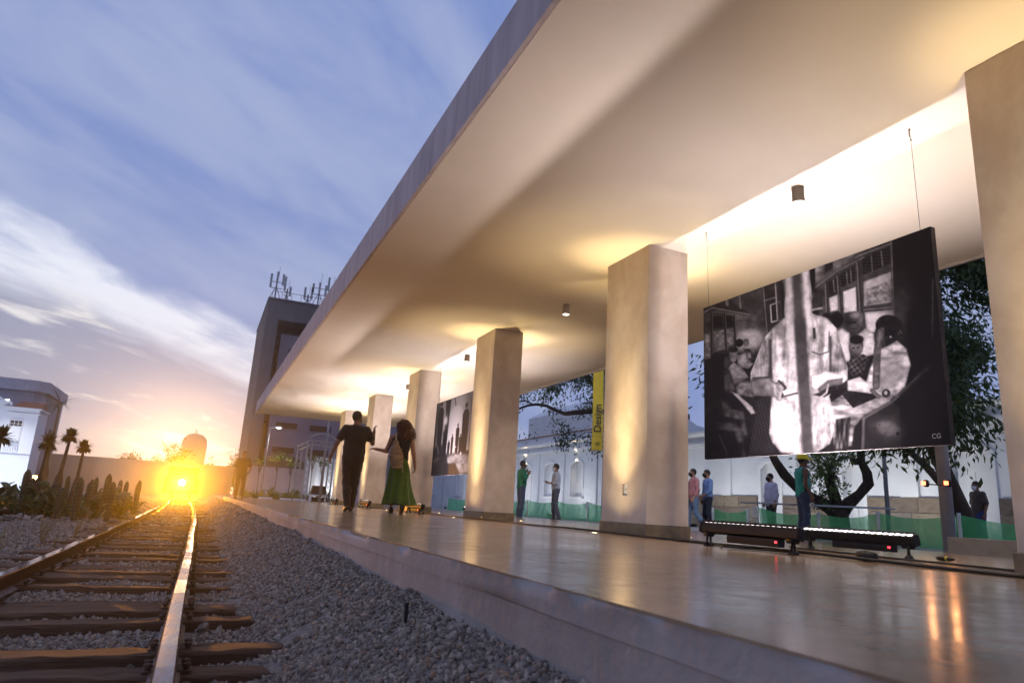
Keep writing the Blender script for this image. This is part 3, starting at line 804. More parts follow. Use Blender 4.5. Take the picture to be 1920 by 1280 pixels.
    p.ell(876, 640, 38, 54, 0.36 + 0.5 * N1, 4); p.ell(878, 604, 36, 24, 0.08, 5); p.ell(862, 648, 6, 4, 0.05, 2); p.ell(886, 646, 6, 4, 0.05, 2); p.line([(868, 682), (886, 681)], 2, 0.15)
    p.poly([(985, 660), (1040, 640), (1085, 612), (1135, 655), (1160, 740), (1135, 850), (1090, 900), (990, 905), (930, 840), (950, 760)], 0.74 + 0.9 * p.n(60, 26, 8), 6)
    p.poly([(1000, 760), (1080, 720), (1130, 770), (1080, 860), (1010, 870)], 0.60, 18)
    p.ell(1000, 585, 32, 62, 0.22, 6); p.poly([(980, 560), (1020, 550), (1030, 640), (990, 650)], 0.25, 6)
    p.ell(1042, 535, 70, 56, 0.10 + 0.3 * N2, 4, rot=0.25); p.ell(1096, 560, 22, 34, 0.12, 4); p.line([(1092, 580), (1100, 560), (1110, 575)], 3, 0.4); p.ell(1052, 592, 5, 5, 0.9, 2)
    p.line([(1003, 560), (986, 660), (985, 850)], 19, 0.36 + 0.3 * N2, 4); p.line([(996, 570), (990, 640)], 6, 0.55)
    p.poly([(740, 940), (830, 880), (960, 900), (1080, 900), (1060, 930), (930, 1000), (880, 1060), (870, 1160), (780, 1180)], 0.60 + 1.0 * p.n(80, 24, 9), 6)
    p.poly([(830, 820), (900, 798), (965, 850), (965, 890), (840, 870)], 0.86 + 0.3 * p.n(50, 10, 10), 6)
    p.poly([(812, 892), (850, 872), (980, 890), (990, 910), (870, 962)], 0.10 + 0.25 * N2, 4); p.line([(965, 870), (1000, 905)], 11, 0.42); p.ell(1038, 886, 22, 22, 0.14, 3); p.ell(1036, 884, 9, 11, 0.8, 3)
    p.poly([(780, 1020), (860, 1010), (850, 1180), (776, 1180)], 0.22 + 0.9 * p.n(12, 90, 11), 8)
    p.poly([(920, 1012), (1075, 930), (1110, 960), (1125, 1180), (920, 1185)], 0.15, 4); p.line([(926, 1180), (926, 1015), (1070, 930), (1240, 765)], 8, 0.42, 4, 0.9); p.line([(1110, 900), (1260, 745)], 6, 0.16)
    p.ell(1052, 1070, 70, 46, 0.46, 40, 0.85, 0.3); p.ell(1104, 1098, 9, 9, 0.06, 2)
    for q in ((985, 1070), (1010, 1052), (1060, 1062), (1040, 1095), (1000, 1100)): p.ell(q[0], q[1], 3, 3, 0.08, 1.5)
    # carriage floor
    p.poly([(345, 920), (450, 880), (470, 1200), (330, 1210)], 0.15 + 0.09 * np.sin(X / 3.4 + Y / 9) * np.sin(Y / 4.6 - X / 14), 8)
    # passengers on the left bench
    p.poly([(75, 760), (240, 720), (350, 760), (365, 990), (320, 1215), (80, 1225)], 0.10 + 0.15 * N1, 6)
    p.ell(303, 612, 16, 22, 0.42, 3); p.poly([(290, 640), (330, 645), (350, 690), (330, 720), (300, 700)], 0.35 + N2, 4)
    p.ell(276, 628, 22, 32, 0.45 + 0.5 * N1, 3); p.ell(268, 612, 20, 22, 0.08, 3); p.poly([(258, 680), (300, 665), (320, 715), (345, 720), (320, 750), (265, 740)], 0.48 + 0.8 * N1, 4)
    p.ell(238, 676, 24, 38, 0.46 + 0.6 * N1, 3); p.ell(238, 648, 24, 15, 0.10, 3)
    p.poly([(212, 735), (240, 715), (280, 735), (320, 790), (330, 800), (250, 830), (215, 800)], 0.42 + 0.8 * N1, 4); p.poly([(255, 830), (330, 790), (350, 900), (260, 890)], 0.32 + 1.0 * N1, 6)
    p.ell(205, 715, 20, 34, 0.26, 4); p.poly([(185, 760), (220, 750), (255, 860), (230, 880), (190, 860)], 0.22 + 0.6 * N1, 5)
    p.ell(148, 690, 28, 26, 0.10, 5); p.poly([(105, 720), (185, 700), (195, 900), (100, 930)], 0.045, 8)
    p.poly([(232, 870), (262, 880), (345, 950), (362, 985), (340, 990), (290, 930)], 0.66 + 0.5 * N1, 5)
    p.poly([(170, 900), (240, 960), (300, 975), (330, 1120), (300, 1125), (280, 1020), (200, 1000)], 0.24 + 0.5 * N1, 6)
    p.poly([(150, 1030), (260, 1030), (300, 1080), (315, 1215), (290, 1218), (255, 1080), (170, 1070)], 0.22 + 0.5 * N1, 6); p.line([(175, 1100), (215, 1190), (218, 1222)], 5, 0.2)
    # the standing reader
    fold = 0.9 * p.n(24, 110, 12) + 0.5 * N1
    p.poly([(488, 300), (500, 260), (640, 215), (656, 330), (640, 400), (648, 470), (560, 520), (505, 500), (490, 400)], 0.58 + 0.3 * N1, 5)
    p.poly([(482, 330), (500, 262), (512, 300), (500, 400), (494, 500), (486, 440)], 0.08, 4); p.poly([(622, 230), (652, 220), (656, 335), (642, 370)], 0.07, 5)
    p.poly([(400, 585), (440, 535), (500, 485), (560, 520), (645, 465), (720, 488), (770, 540), (800, 640), (836, 750), (838, 830), (770, 850), (745, 900), (765, 960), (778, 1080), (755, 1150),
            (690, 1192), (600, 1203), (505, 1195), (455, 1140), (438, 1090), (445, 900), (430, 780), (330, 812), (332, 770), (375, 650)], 0.72 + fold, 4)
    p.poly([(400, 600), (440, 560), (438, 760), (425, 800), (332, 808), (340, 760)], 0.50 + fold, 6); p.line([(428, 600), (440, 800)], 7, 0.22, 9); p.line([(345, 800), (428, 795)], 5, 0.2, 5)
    p.poly([(640, 480), (660, 470), (682, 530), (650, 560)], 0.86, 4); p.line([(655, 545), (660, 590)], 6, 0.15, 4); p.line([(650, 665), (690, 680), (735, 665)], 3, 0.28, 3); p.line([(735, 560), (735, 665)], 2.5, 0.35, 3)
    p.poly([(745, 600), (800, 650), (835, 760), (750, 770), (738, 700)], 0.62 + fold, 10); p.line([(742, 590), (748, 770)], 5, 0.24, 8)
    p.poly([(450, 905), (560, 930), (600, 1100), (600, 1195), (500, 1190), (446, 1100)], 0.80 + 0.5 * fold, 20)
    p.poly([(330, 808), (430, 798), (470, 830), (470, 900), (350, 892), (334, 850)], 0.44 + 0.4 * N1, 6); p.poly([(440, 828), (500, 815), (530, 860), (520, 912), (480, 922), (445, 890)], 0.62 + 0.6 * N2, 5)
    p.line([(480, 815), (515, 850), (500, 900)], 6, 0.18, 5); p.poly([(498, 870), (575, 838), (580, 878), (512, 895)], 0.92, 3); p.line([(512, 896), (580, 880)], 4, 0.2)
    p.poly([(650, 795), (728, 766), (818, 790), (800, 806), (735, 815), (680, 862), (655, 850)], 0.97, 4); p.poly([(680, 862), (735, 815), (800, 806), (815, 800), (810, 830), (745, 850), (705, 885)], 0.42, 4)
    p.poly([(690, 880), (740, 850), (815, 830), (835, 815), (838, 850), (780, 868), (720, 905), (660, 890)], 0.14 + 0.4 * N2, 5); p.line([(738, 838), (730, 880), (700, 905)], 5, 0.8)
    # pole in front of him
    cx = 556 + (Y - 260) * 0.086
    dxp = X - cx
    on = (Y > 200)
    for off, w_, tn, sf, y0, y1 in ((-38, 24, 0.82, 16, 200, 760), (48, 14, 0.90, 12, 200, 520), (0, 24, 0.30, 14, 200, 900), (6, 30, 0.26, 12, 520, 1230)):
        m_ = (1 - sstep(w_ - sf, w_ + sf, np.abs(dxp - off))) * sstep(y0 - 60, y0, Y) * (1 - sstep(y1 - 40, y1 + 100, Y)); p.I = p.I * (1 - m_) + tn * m_
    p.I = p.I * (1 + 0.5 * p.n(30, 30, 21, 4)) + 0.12 * p.n(4, 4, 20, 2) * (0.25 + p.I)
    p.I = np.clip((p.I - 0.035) * 1.12, 0, 1)
    return np.clip(p.I, 0.03, 1)


def art_silhouettes(X, Y):
    """black and white print: long-shadowed figures in a street, low sun"""
    p = Paint(X, Y); p.rnd = 0.02; p.I[:] = 0.10
    p.poly([(0, 0), (1, 0), (1, .72), (0, .72)], 0.62 + 0.15 * (X - .5), .02); p.ell(0.55, 0.45, .25, .35, 0.85, .25)
    p.poly([(0, 0), (.12, 0), (.05, .6), (0, .62)], 0.25, .04); p.poly([(.26, 0), (.40, 0), (.36, .55), (.30, .5)], 0.10, .01); p.poly([(.8, 0), (1, 0), (1, .6), (.9, .6)], 0.35, .15)
    p.poly([(.48, 0), (.50, 0), (.54, .12), (.52, .12)], 0.15, .008)
    p.ell(.29, .28, .05, .06, 1.0, .04)
    for k in range(8):
        a = k * math.pi / 8 + .1; p.line([(.29 - .12 * math.cos(a), .28 - .14 * math.sin(a)), (.29 + .12 * math.cos(a), .28 + .14 * math.sin(a))], .002, 1.0, .01, .7)
    def fig(x, top, bot, w, tn=.07):
        h = bot - top; p.ell(x, top + .05 * h, w * .42, .05 * h, tn, .004)
        p.poly([(x - w * .45, top + .12 * h), (x + w * .45, top + .12 * h), (x + w, top + .2 * h), (x + w * .95, top + .55 * h), (x + w * .7, bot), (x - w * .7, bot), (x - w * .95, top + .55 * h), (x - w, top + .2 * h)], tn, .008)
    fig(.15, -.02, .78, .075); fig(.31, .34, .80, .06); fig(.79, .12, .80, .075); fig(.62, .36, .74, .042); fig(.50, .48, .74, .03); fig(.42, .55, .74, .03); fig(.94, .5, .75, .04); fig(.02, .36, .75, .03); fig(.70, .5, .75, .035)
    p.poly([(0, .62), (.25, .6), (.32, .9), (0, 1)], 0.07, .04)
    p.poly([(0, .74), (1, .74), (1, 1), (0, 1)], 0.13, .02); p.poly([(.40, .755), (.6, .74), (1, .78), (1, 1), (.72, 1), (.42, .86)], 0.55 + .6 * p.n(.08, .05, 5), .03)
    p.ell(.60, .655, .012, .012, 1, .006); p.ell(.73, .745, .02, .018, 1, .01); p.line([(.05, .80), (.18, .78)], .01, .5, .02); p.line([(.12, .6), (.16, .7)], .008, .7, .01)
    p.poly([(.62, .86), (.74, 1.0), (.30, 1), (.34, .85)], 0.10, .02)
    p.I += 0.05 * p.n(.01, .01, 8, 2)
    return np.clip(p.I, 0.03, 1)


m = bpy.data.materials.new('photo_print'); m.use_nodes = True; t = NT(m.node_tree); pr = t.n['Principled BSDF']
va = t.node('ShaderNodeVertexColor', layer_name='print'); t.l.new(va.outputs[0], pr.inputs['Base Color'])
pr.inputs['Roughness'].default_value = 0.55; pr.inputs['Specular IOR Level'].default_value = 0.3
bb = t.node('ShaderNodeBump'); bb.inputs['Strength'].default_value = 0.05; tcn = t.node('ShaderNodeTexCoord'); t.l.new(t.noise(tcn.outputs['Object'], 300, 2), bb.inputs['Height']); t.l.new(bb.outputs[0], pr.inputs['Normal'])
M_print = m
def text_mesh(cu, name):
    tmp = bpy.data.objects.new('tmp_text', cu); COL.objects.link(tmp); dg = bpy.context.evaluated_depsgraph_get()
    me = bpy.data.meshes.new_from_object(tmp.evaluated_get(dg)); me.name = name
    bpy.data.objects.remove(tmp); return bpy.data.objects.new(name, me)


M_canvas = mat('dark_canvas_side', (0.02, 0.016, 0.018), 0.7, (0.03, 0.026, 0.028), 30)
M_wire = mat('steel_wire', (0.18, 0.17, 0.16), 0.5, metal=0.7)


def hanging_picture(y0, y1, z0, z1, label, art, nu, nv, caption=None):
    xf, th = 4.83, 0.05
    root = empty('hanging_picture', (xf, (y0 + y1) / 2, z0), label=label, cat='picture', group='photographs hanging between the columns')
    kid(MB().box(xf + 0.0015, xf + th, y0, y1, z0, z1).build('canvas_frame', M_canvas), root)
    U, V = np.meshgrid(np.linspace(0, 1, nu), np.linspace(0, 1, nv))
    I = art(U, V)
    lin = np.clip(I, 0, 1) ** 2.15 * 0.92
    rgba = np.stack([lin * 0.97 + 0.004, lin * 0.93 + 0.002, lin * 0.97 + 0.004, np.ones_like(lin)], -1).reshape(-1, 4)
    vs = np.stack([np.full(U.shape, xf), y1 - U * (y1 - y0), z1 - V * (z1 - z0)], -1).reshape(-1, 3)
    ii, jj = np.meshgrid(np.arange(nu - 1), np.arange(nv - 1)); q = (jj * nu + ii).ravel()
    me = np_mesh('print', vs, np.stack([q, q + nu, q + nu + 1, q + 1], 1), M_print)
    ca_ = me.color_attributes.new('print', 'FLOAT_COLOR', 'POINT'); ca_.data.foreach_set('color', rgba.astype(np.float32).ravel())
    kid(obj('print', me), root)
    for yw in (y0 + 0.10, y1 - 0.06):
        mb = MB().tube([(xf + 0.025, yw, z1 - 0.01), (xf + 0.012, yw + 0.002, 3.30), (xf, yw, 3.399)], 0.0022, 6)
        mb.tube([(xf, yw, 3.399), (xf + 0.006, yw + 0.01, 3.37), (xf, yw + 0.004, 3.33)], 0.004, 6); mb.lathe([(0.009, 3.385), (0.009, 3.3985)], 10, (xf, yw, 0)); mb.lathe([(0.006, 3.295), (0.006, 3.31)], 8, (xf + 0.011, yw, 0))
        kid(mb.build('hanging_wire', M_wire), root)
    if caption:
        cu = bpy.data.curves.new('caption', 'FONT'); cu.body = caption; cu.size = 0.05; cu.materials.append(mat('print_white', (0.55, 0.52, 0.53), 0.6))
        o = text_mesh(cu, 'caption_text'); COL.objects.link(o)
        o.rotation_euler = (R(90), 0, R(-90)); o.location = (xf - 0.0012, y0 + 0.135, z0 + 0.05); kid(o, root)
    return root


H = homog([(0, 0), (1, 0), (1, 1), (0, 1)], [(75, 427), (1237, 25), (1378, 1157), (100, 1227)])
def art1(U, V):
    P = np.stack([U, V, np.ones_like(U)], -1) @ H.T
    return art_train(P[..., 0] / P[..., 2], P[..., 1] / P[..., 2])


hanging_picture(3.21, 5.87, 0.84, 2.51, 'large black and white picture of a reader in a train, hanging near the camera', art1, 420, 264, 'CG')
hanging_picture(12.86, 15.5, 0.84, 2.52, 'smaller-looking black and white picture of dark street silhouettes between two farther columns', art_silhouettes, 240, 160)

# ================================================================== PEOPLE
def smin(a, b, k):
    h = np.clip(0.5 + 0.5 * (b - a) / k, 0, 1); return b + (a - b) * h - k * h * (1 - h)


def d_cone(P, a, b, ra, rb, flat=1.0):
    a = np.asarray(a, float); b = np.asarray(b, float)
    if flat != 1.0:
        s_ = np.array([1, 1 / flat, 1]); P = P * s_; a = a * s_; b = b * s_
    ba = b - a; pa = P - a; h = np.clip(pa @ ba / (ba @ ba), 0, 1)
    d = np.linalg.norm(pa - h[:, None] * ba, axis=1) - (ra + (rb - ra) * h)
    return d * (flat if flat < 1 else 1.0)


def d_ellipsoid(P, c, r):
    q = (P - np.asarray(c)) ; r = np.asarray(r, float)
    k0 = np.linalg.norm(q / r, axis=1); k1 = np.linalg.norm(q / (r * r), axis=1) + 1e-9
    return k0 * (k0 - 1) / k1


def hash_noise(P, scale, seed):
    Q = P * scale
    return (np.sin(Q[:, 0] * 1.7 + seed + 1.3 * np.sin(Q[:, 2] * 1.1)) * np.sin(Q[:, 1] * 2.1 + 2 * seed + np.sin(Q[:, 0] * 1.3)) * np.sin(Q[:, 2] * 1.3 + 0.7 * seed + np.sin(Q[:, 1] * 0.9)))


def polygonise(f, lo, hi, h, name, material):
    lo = np.asarray(lo, float) - 2 * h; hi = np.asarray(hi, float) + 2 * h
    C = 4
    n = np.ceil((hi - lo) / (h * C)).astype(int)
    gx, gy, gz = [lo[i] + (np.arange(n[i]) + 0.5) * h * C for i in range(3)]
    G = np.stack(np.meshgrid(gx, gy, gz, indexing='ij'), -1).reshape(-1, 3)
    dc = f(G).reshape(n)
    act = np.abs(dc) < h * C * 1.45
    N = n * C + 1
    D = np.repeat(np.repeat(np.repeat(np.sign(dc), C, 0), C, 1), C, 2)
    D = np.pad(D, ((0, 1),) * 3, mode='edge').astype(float) * h * 3
    A = np.zeros(N, bool)
    af = np.repeat(np.repeat(np.repeat(act, C, 0), C, 1), C, 2)
    for dx_ in (0, 1):
        for dy_ in (0, 1):
            for dz_ in (0, 1):
                A[dx_:dx_ + af.shape[0], dy_:dy_ + af.shape[1], dz_:dz_ + af.shape[2]] |= af
    idx = np.argwhere(A)
    D[A] = f(lo + idx * h)
    S = D < 0
    cs = [S[a:N[0] - 1 + a, b:N[1] - 1 + b, c:N[2] - 1 + c] for a in (0, 1) for b in (0, 1) for c in (0, 1)]
    cnt = sum(c.astype(np.int8) for c in cs); cell = (cnt > 0) & (cnt < 8)
    ci = np.argwhere(cell); vid = -np.ones(cell.shape, np.int64); vid[cell] = np.arange(len(ci))
    acc = np.zeros((len(ci), 3)); num = np.zeros(len(ci))
    corners = np.array([(a, b, c) for a in (0, 1) for b in (0, 1) for c in (0, 1)])
    for i in range(8):
        for j in range(i + 1, 8):
            if np.abs(corners[i] - corners[j]).sum() != 1: continue
            da = D[tuple((ci + corners[i]).T)]; db = D[tuple((ci + corners[j]).T)]
            x = (da < 0) != (db < 0)
            t_ = np.where(x, da / np.where(x, da - db, 1), 0)
            acc[x] += (corners[i] + (corners[j] - corners[i]) * t_[:, None])[x]; num[x] += 1
    V = lo + (ci + acc / num[:, None]) * h
    quads = []
    for ax in range(3):
        sl0 = [slice(None)] * 3; sl1 = [slice(None)] * 3; sl0[ax] = slice(0, N[ax] - 1); sl1[ax] = slice(1, N[ax])
        s0, s1 = S[tuple(sl0)], S[tuple(sl1)]
        e = np.argwhere(s0 != s1); u, w = (ax + 1) % 3, (ax + 2) % 3
        ok = (e[:, u] > 0) & (e[:, w] > 0) & (e[:, u] < N[u] - 1) & (e[:, w] < N[w] - 1); e = e[ok]
        fl = s0[tuple(e.T)]
        du = np.zeros(3, int); du[u] = 1; dw = np.zeros(3, int); dw[w] = 1
        q = np.stack([vid[tuple((e - du - dw).T)], vid[tuple((e - dw).T)], vid[tuple(e.T)], vid[tuple((e - du).T)]], 1)
        q[~fl] = q[~fl][:, ::-1]
        quads.append(q)
    Q = np.concatenate(quads); Q = Q[(Q >= 0).all(1)]
    return np_mesh(name, V, Q, material, True)


SKIN = {'tan': mat('skin_tan', (0.33, 0.165, 0.095), 0.55, (0.29, 0.14, 0.08), 12), 'brown': mat('skin_brown', (0.20, 0.095, 0.052), 0.55, (0.17, 0.08, 0.045), 12),
        'light': mat('skin_light', (0.46, 0.26, 0.17), 0.55, (0.41, 0.22, 0.14), 12)}
M_hair = mat('dark_hair', (0.012, 0.008, 0.006), 0.5, (0.03, 0.018, 0.012), 60, bump=0.6, bscale=90)
M_curly = mat('curly_brown_hair', (0.12, 0.038, 0.015), 0.55, (0.03, 0.011, 0.006), 40, bump=0.9, bscale=60)
M_shoe = mat('dark_shoe_leather', (0.02, 0.014, 0.011), 0.5, (0.03, 0.02, 0.015), 10)
M_maskb = mat('black_cloth_mask', (0.01, 0.01, 0.011), 0.8)
M_maskw = mat('white_cloth_mask', (0.75, 0.77, 0.80), 0.8)


def cloth(name, col, rough=0.85):
    return mat('cloth_' + name, col, rough, tuple(c * 0.72 for c in col), 14, bump=0.25, bscale=180, sheen=0.15)


def person(loc, face_deg, label, J=None, skin='tan', shirt=('black', (0.015, 0.013, 0.014)), trousers=('black', (0.014, 0.012, 0.012)), sleeve=0.75, hair='short', mask=None, h=0.013,
           girth=1.0, skirt=None, scale=1.0, sleeveless=False, stripe=None, hem=0.86, scarf=False, cat='person', bald=False):
    """face_deg: direction faced, 0 = +y, clockwise.  J overrides joints in the person's own frame (x right, y forward, z up; 1.75 m tall)."""
    j = dict(head=(0, 0.035, 1.625), neck=(0, 0.0, 1.46), chest=(0, 0.0, 1.28), belly=(0, 0.015, 1.08), pelvis=(0, 0, 0.95),
             shR=(0.185, -0.005, 1.425), elR=(0.245, -0.03, 1.13), wrR=(0.265, 0.06, 0.885), shL=(-0.185, -0.005, 1.425), elL=(-0.245, -0.03, 1.13), wrL=(-0.265, 0.06, 0.885),
             hipR=(0.092, 0, 0.92), knR=(0.105, 0.02, 0.50), anR=(0.11, -0.03, 0.085), hipL=(-0.092, 0, 0.92), knL=(-0.105, 0.02, 0.50), anL=(-0.11, -0.03, 0.085),
             look=0.0, toeR=None, toeL=None, hdR=None, hdL=None)
    if J: j.update(J)
    V = {k: (np.array(v, float) if isinstance(v, (tuple, list)) else v) for k, v in j.items()}
    root = empty('person', loc, -R(face_deg), label=label, cat=cat, group='people on and around the platform')
    root.scale = (scale,) * 3
    hd = V['head']; lk = R(V['look']); cl, sl_ = math.cos(lk), math.sin(lk)
    def headspace(P):
        q = P - hd; return np.stack([q[:, 0] * cl - q[:, 1] * sl_, q[:, 0] * sl_ + q[:, 1] * cl, q[:, 2]], 1)
    def toworld(p): return (hd[0] + p[0] * cl + p[1] * sl_, hd[1] - p[0] * sl_ + p[1] * cl, hd[2] + p[2])
    def f_head(P):
        q = headspace(P)
        d = d_ellipsoid(q, (0, -0.012, 0.03), (0.074, 0.092, 0.095)); d = smin(d, d_ellipsoid(q, (0, 0.025, -0.045), (0.056, 0.066, 0.075)), 0.03)
        d = smin(d, d_cone(q, (0, 0.088, 0.012), (0, 0.108, -0.022), 0.010, 0.015), 0.014)          # nose
        d = smin(d, d_ellipsoid(q, (0, 0.078, -0.062), (0.026, 0.014, 0.009)), 0.008)               # lips
        d = smin(d, d_ellipsoid(q, (0, 0.070, -0.098), (0.026, 0.02, 0.018)), 0.015)                # chin
        for s_ in (-1, 1):
            d = smin(d, d_ellipsoid(q, (0.077 * s_, -0.012, -0.005), (0.010, 0.020, 0.031)), 0.008)  # ears
            d = np.maximum(d, -d_ellipsoid(q, (0.032 * s_, 0.098, 0.012), (0.019, 0.012, 0.011)))    # eye sockets
        d = smin(d, d_ellipsoid(q, (0, 0.076, 0.03), (0.05, 0.012, 0.010)), 0.012)                   # brow
        return d
    def hand(P, el, wr, hdir, side):
        ax = wr - el; ax /= np.linalg.norm(ax)
        if hdir is not None: ax = np.array(hdir, float); ax /= np.linalg.norm(ax)
        n_ = np.cross(ax, (0, 1, 0.2)); n_ /= (np.linalg.norm(n_) + 1e-9); w_ = np.cross(n_, ax)
        palm0 = wr + ax * 0.015; palm1 = wr + ax * 0.075
        d = d_cone(P, wr - ax * 0.02, palm0, 0.026, 0.027)
        d = smin(d, d_cone(P, palm0 + w_ * 0.015, palm1 + w_ * 0.024, 0.020, 0.017), 0.012); d = smin(d, d_cone(P, palm0 - w_ * 0.012, palm1 - w_ * 0.022, 0.020, 0.017), 0.012)
        inn = n_ * (-side)
        for k, (o_, ln) in enumerate(((0.031, 0.066), (0.011, 0.076), (-0.010, 0.070), (-0.030, 0.054))):
            b0 = palm1 + w_ * o_ ; b1 = b0 + (ax * 0.85 + inn * 0.35) * ln * 0.55; b2 = b1 + (ax * 0.55 + inn * 0.8) * ln * 0.5
            d = smin(d, np.minimum(d_cone(P, b0, b1, 0.0105, 0.0098), d_cone(P, b1, b2, 0.0098, 0.0085)), 0.004)
        t0 = palm0 + w_ * 0.025; t1 = t0 + (ax * 0.6 + w_ * 0.7) * 0.04; t2 = t1 + (ax * 0.85 + inn * 0.4) * 0.032
        d = smin(d, np.minimum(d_cone(P, t0, t1, 0.014, 0.012), d_cone(P, t1, t2, 0.012, 0.0095)), 0.008)
        return d
    g = girth
    def f_torso(P, infl=0.0):
        d = d_ellipsoid(P, V['chest'] + (0, 0, 0.03), (0.168 * g + infl, 0.115 * g + infl, 0.20))
        d = smin(d, d_cone(P, V['shL'] * (0.86, 1, 1) + (0, 0, -0.035), V['shR'] * (0.86, 1, 1) + (0, 0, -0.035), 0.068 + infl, 0.068 + infl), 0.06)
        d = smin(d, d_cone(P, V['chest'], V['belly'], 0.150 * g + infl, 0.150 * g ** 1.6 + infl, 0.76), 0.06)
        d = smin(d, d_cone(P, V['belly'], V['pelvis'], 0.146 * g ** 1.5 + infl, 0.158 * g + infl, 0.80), 0.06)
        return d
    def f_arm(P, s_, infl=0.0, upto=None):
        sh, el, wr = V['sh' + s_], V['el' + s_], V['wr' + s_]
        if upto is None: return smin(d_cone(P, sh, el, 0.054, 0.041), d_cone(P, el, wr, 0.041, 0.027), 0.02)
        L1 = np.linalg.norm(el - sh); L2 = np.linalg.norm(wr - el); u = upto
        if u <= 1: return d_cone(P, sh, sh + (el - sh) * u, 0.060 + infl, 0.050 + infl + 0.012)
        return smin(d_cone(P, sh, el, 0.060 + infl, 0.048 + infl), d_cone(P, el, el + (wr - el) * (u - 1), 0.048 + infl, 0.036 + infl), 0.03)
    def f_leg(P, s_, infl=0.0):
        hp, kn, an = V['hip' + s_], V['kn' + s_], V['an' + s_]
        d = smin(d_cone(P, hp, kn, 0.088 + infl, 0.056 + infl), d_cone(P, kn, kn * 0.55 + an * 0.45, 0.056 + infl, 0.054 + infl), 0.03)
        return smin(d, d_cone(P, kn * 0.55 + an * 0.45, an, 0.054 + infl, 0.037 + infl * 1.6), 0.03)
    def toe(s_):
        if V['toe' + s_] is not None: return V['toe' + s_]
        return V['an' + s_] + (0.02 * (1 if s_ == 'R' else -1), 0.16, -0.05)
    def f_foot(P, s_, infl=0.0):
        an = V['an' + s_]; td = toe(s_) - an; td = td / np.linalg.norm(td); heel = an + np.array([0, 0, -0.045]) - td * 0.03 * (1, 1, 0)
        return smin(d_cone(P, heel, an + td * 0.15 + (0, 0, -0.012), 0.036 + infl, 0.034 + infl), d_cone(P, an, heel, 0.038 + infl, 0.036 + infl), 0.03)
    def f_body(P):
        d = smin(f_head(P), d_cone(P, V['neck'] - (0, 0, 0.03), hd + (0, -0.02, -0.06), 0.060, 0.053), 0.03)
        d = smin(d, f_torso(P, -0.012), 0.05)
        for s_ in 'RL':
            d = smin(d, f_arm(P, s_), 0.035); d = smin(d, hand(P, V['el' + s_], V['wr' + s_], V['hd' + s_], 1 if s_ == 'R' else -1), 0.012)
            d = smin(d, f_leg(P, s_, -0.008), 0.03); d = smin(d, f_foot(P, s_, -0.010), 0.02)
        return d
    allp = np.array([v for k, v in V.items() if isinstance(v, np.ndarray) and v.shape == (3,) and k[:2] not in ('hd', 'to')])
    lo, hi = allp.min(0) - 0.24, allp.max(0) + 0.24; lo[2] = -0.02
    obj('body', polygonise(f_body, lo, hi, h, 'body', SKIN[skin]), root)
    hc = h * 1.1
    # shirt
    up = 0.14 if sleeveless else sleeve
    def f_shirt(P):
        nz = 0.006 * hash_noise(P, 22, 1.0) + 0.004 * hash_noise(P, 47, 2.0)
        d = f_torso(P, 0.016)
        if not sleeveless:
            for s_ in 'RL': d = smin(d, f_arm(P, s_, 0.012, up), 0.03)
        else:
            d = np.maximum(d, -(d_cone(P, V['shR'] + (0.02, 0, 0.0), V['shR'] + (0.02, 0, -0.12), 0.078, 0.07)))
            d = np.maximum(d, -(d_cone(P, V['shL'] - (0.02, 0, 0.0), V['shL'] - (0.02, 0, 0.12), 0.078, 0.07)))
        d = smin(d, d_cone(P, V['neck'] - (0, 0, 0.04), V['neck'] + (0, 0.012, 0.018), 0.072, 0.068), 0.02)
        d = np.maximum(d + nz, -d_cone(P, V['neck'] + (0, 0.01, 0.01), V['neck'] + (0, 0.03, 0.12), 0.060, 0.09))
        return np.maximum(d, (hem + 0.012 * np.sin(np.arctan2(P[:, 1], P[:, 0]) * 3)) - P[:, 2])
    so = obj('shirt', polygonise(f_shirt, lo, hi, hc, 'shirt', cloth(*shirt)), root)
    if stripe:
        def f_stripe(P): return np.maximum(f_shirt(P) - 0.003, np.abs(np.abs(P[:, 1] + 0.01) - 0.0) - 0.035)
        obj('side_panel', polygonise(lambda P: np.maximum(f_stripe(P), 0.10 - np.abs(P[:, 0])), lo, hi, hc, 'side_panel', cloth(*stripe)), so)
    if skirt is None:
        def f_tr(P):
            d = smin(f_leg(P, 'R', 0.016), f_leg(P, 'L', 0.016), 0.02)
            d = smin(d, d_cone(P, V['pelvis'] + (0, 0, 0.05), V['pelvis'] - (0, 0, 0.03), 0.158 * g, 0.155 * g, 0.80), 0.05)
            d = d + 0.006 * hash_noise(P, 20, 3.0) + 0.003 * hash_noise(P * (1, 1, 2.2), 34, 5.0)
            return np.maximum(np.maximum(d, P[:, 2] - V['pelvis'][2] - 0.10), 0.055 - P[:, 2])
        obj('trousers', polygonise(f_tr, lo, hi, hc, 'trousers', cloth(*trousers)), root)
    else:
        def f_sk(P):
            z = P[:, 2]; t_ = np.clip((1.02 - z) / 0.93, 0, 1)
            cx_ = V['pelvis'][0] * (1 - t_) + skirt['dx'] * t_ ** 2; cy_ = V['pelvis'][1] * (1 - t_) + skirt['dy'] * t_ ** 2
            ang = np.arctan2(P[:, 1] - cy_, P[:, 0] - cx_)
            r_ = 0.145 + 0.055 * np.sin(np.minimum(t_ * 6, 1.57)) + 0.06 * t_ ** 2.2 + t_ ** 1.3 * 0.040 * np.sin(ang * 9 + 3 * t_ + 1) + t_ * 0.02 * np.sin(ang * 4 + 2)
            r_ = r_ + skirt.get('sweep', 0) * t_ ** 3 * np.clip(np.cos(ang + 0.5), 0, 1)
            d = (np.hypot(P[:, 0] - cx_, (P[:, 1] - cy_) * 1.12) - r_) * 0.8
            return np.maximum(np.maximum(d, z - 1.04), skirt['hem'] + 0.02 * np.sin(ang * 3 + 1) - z)
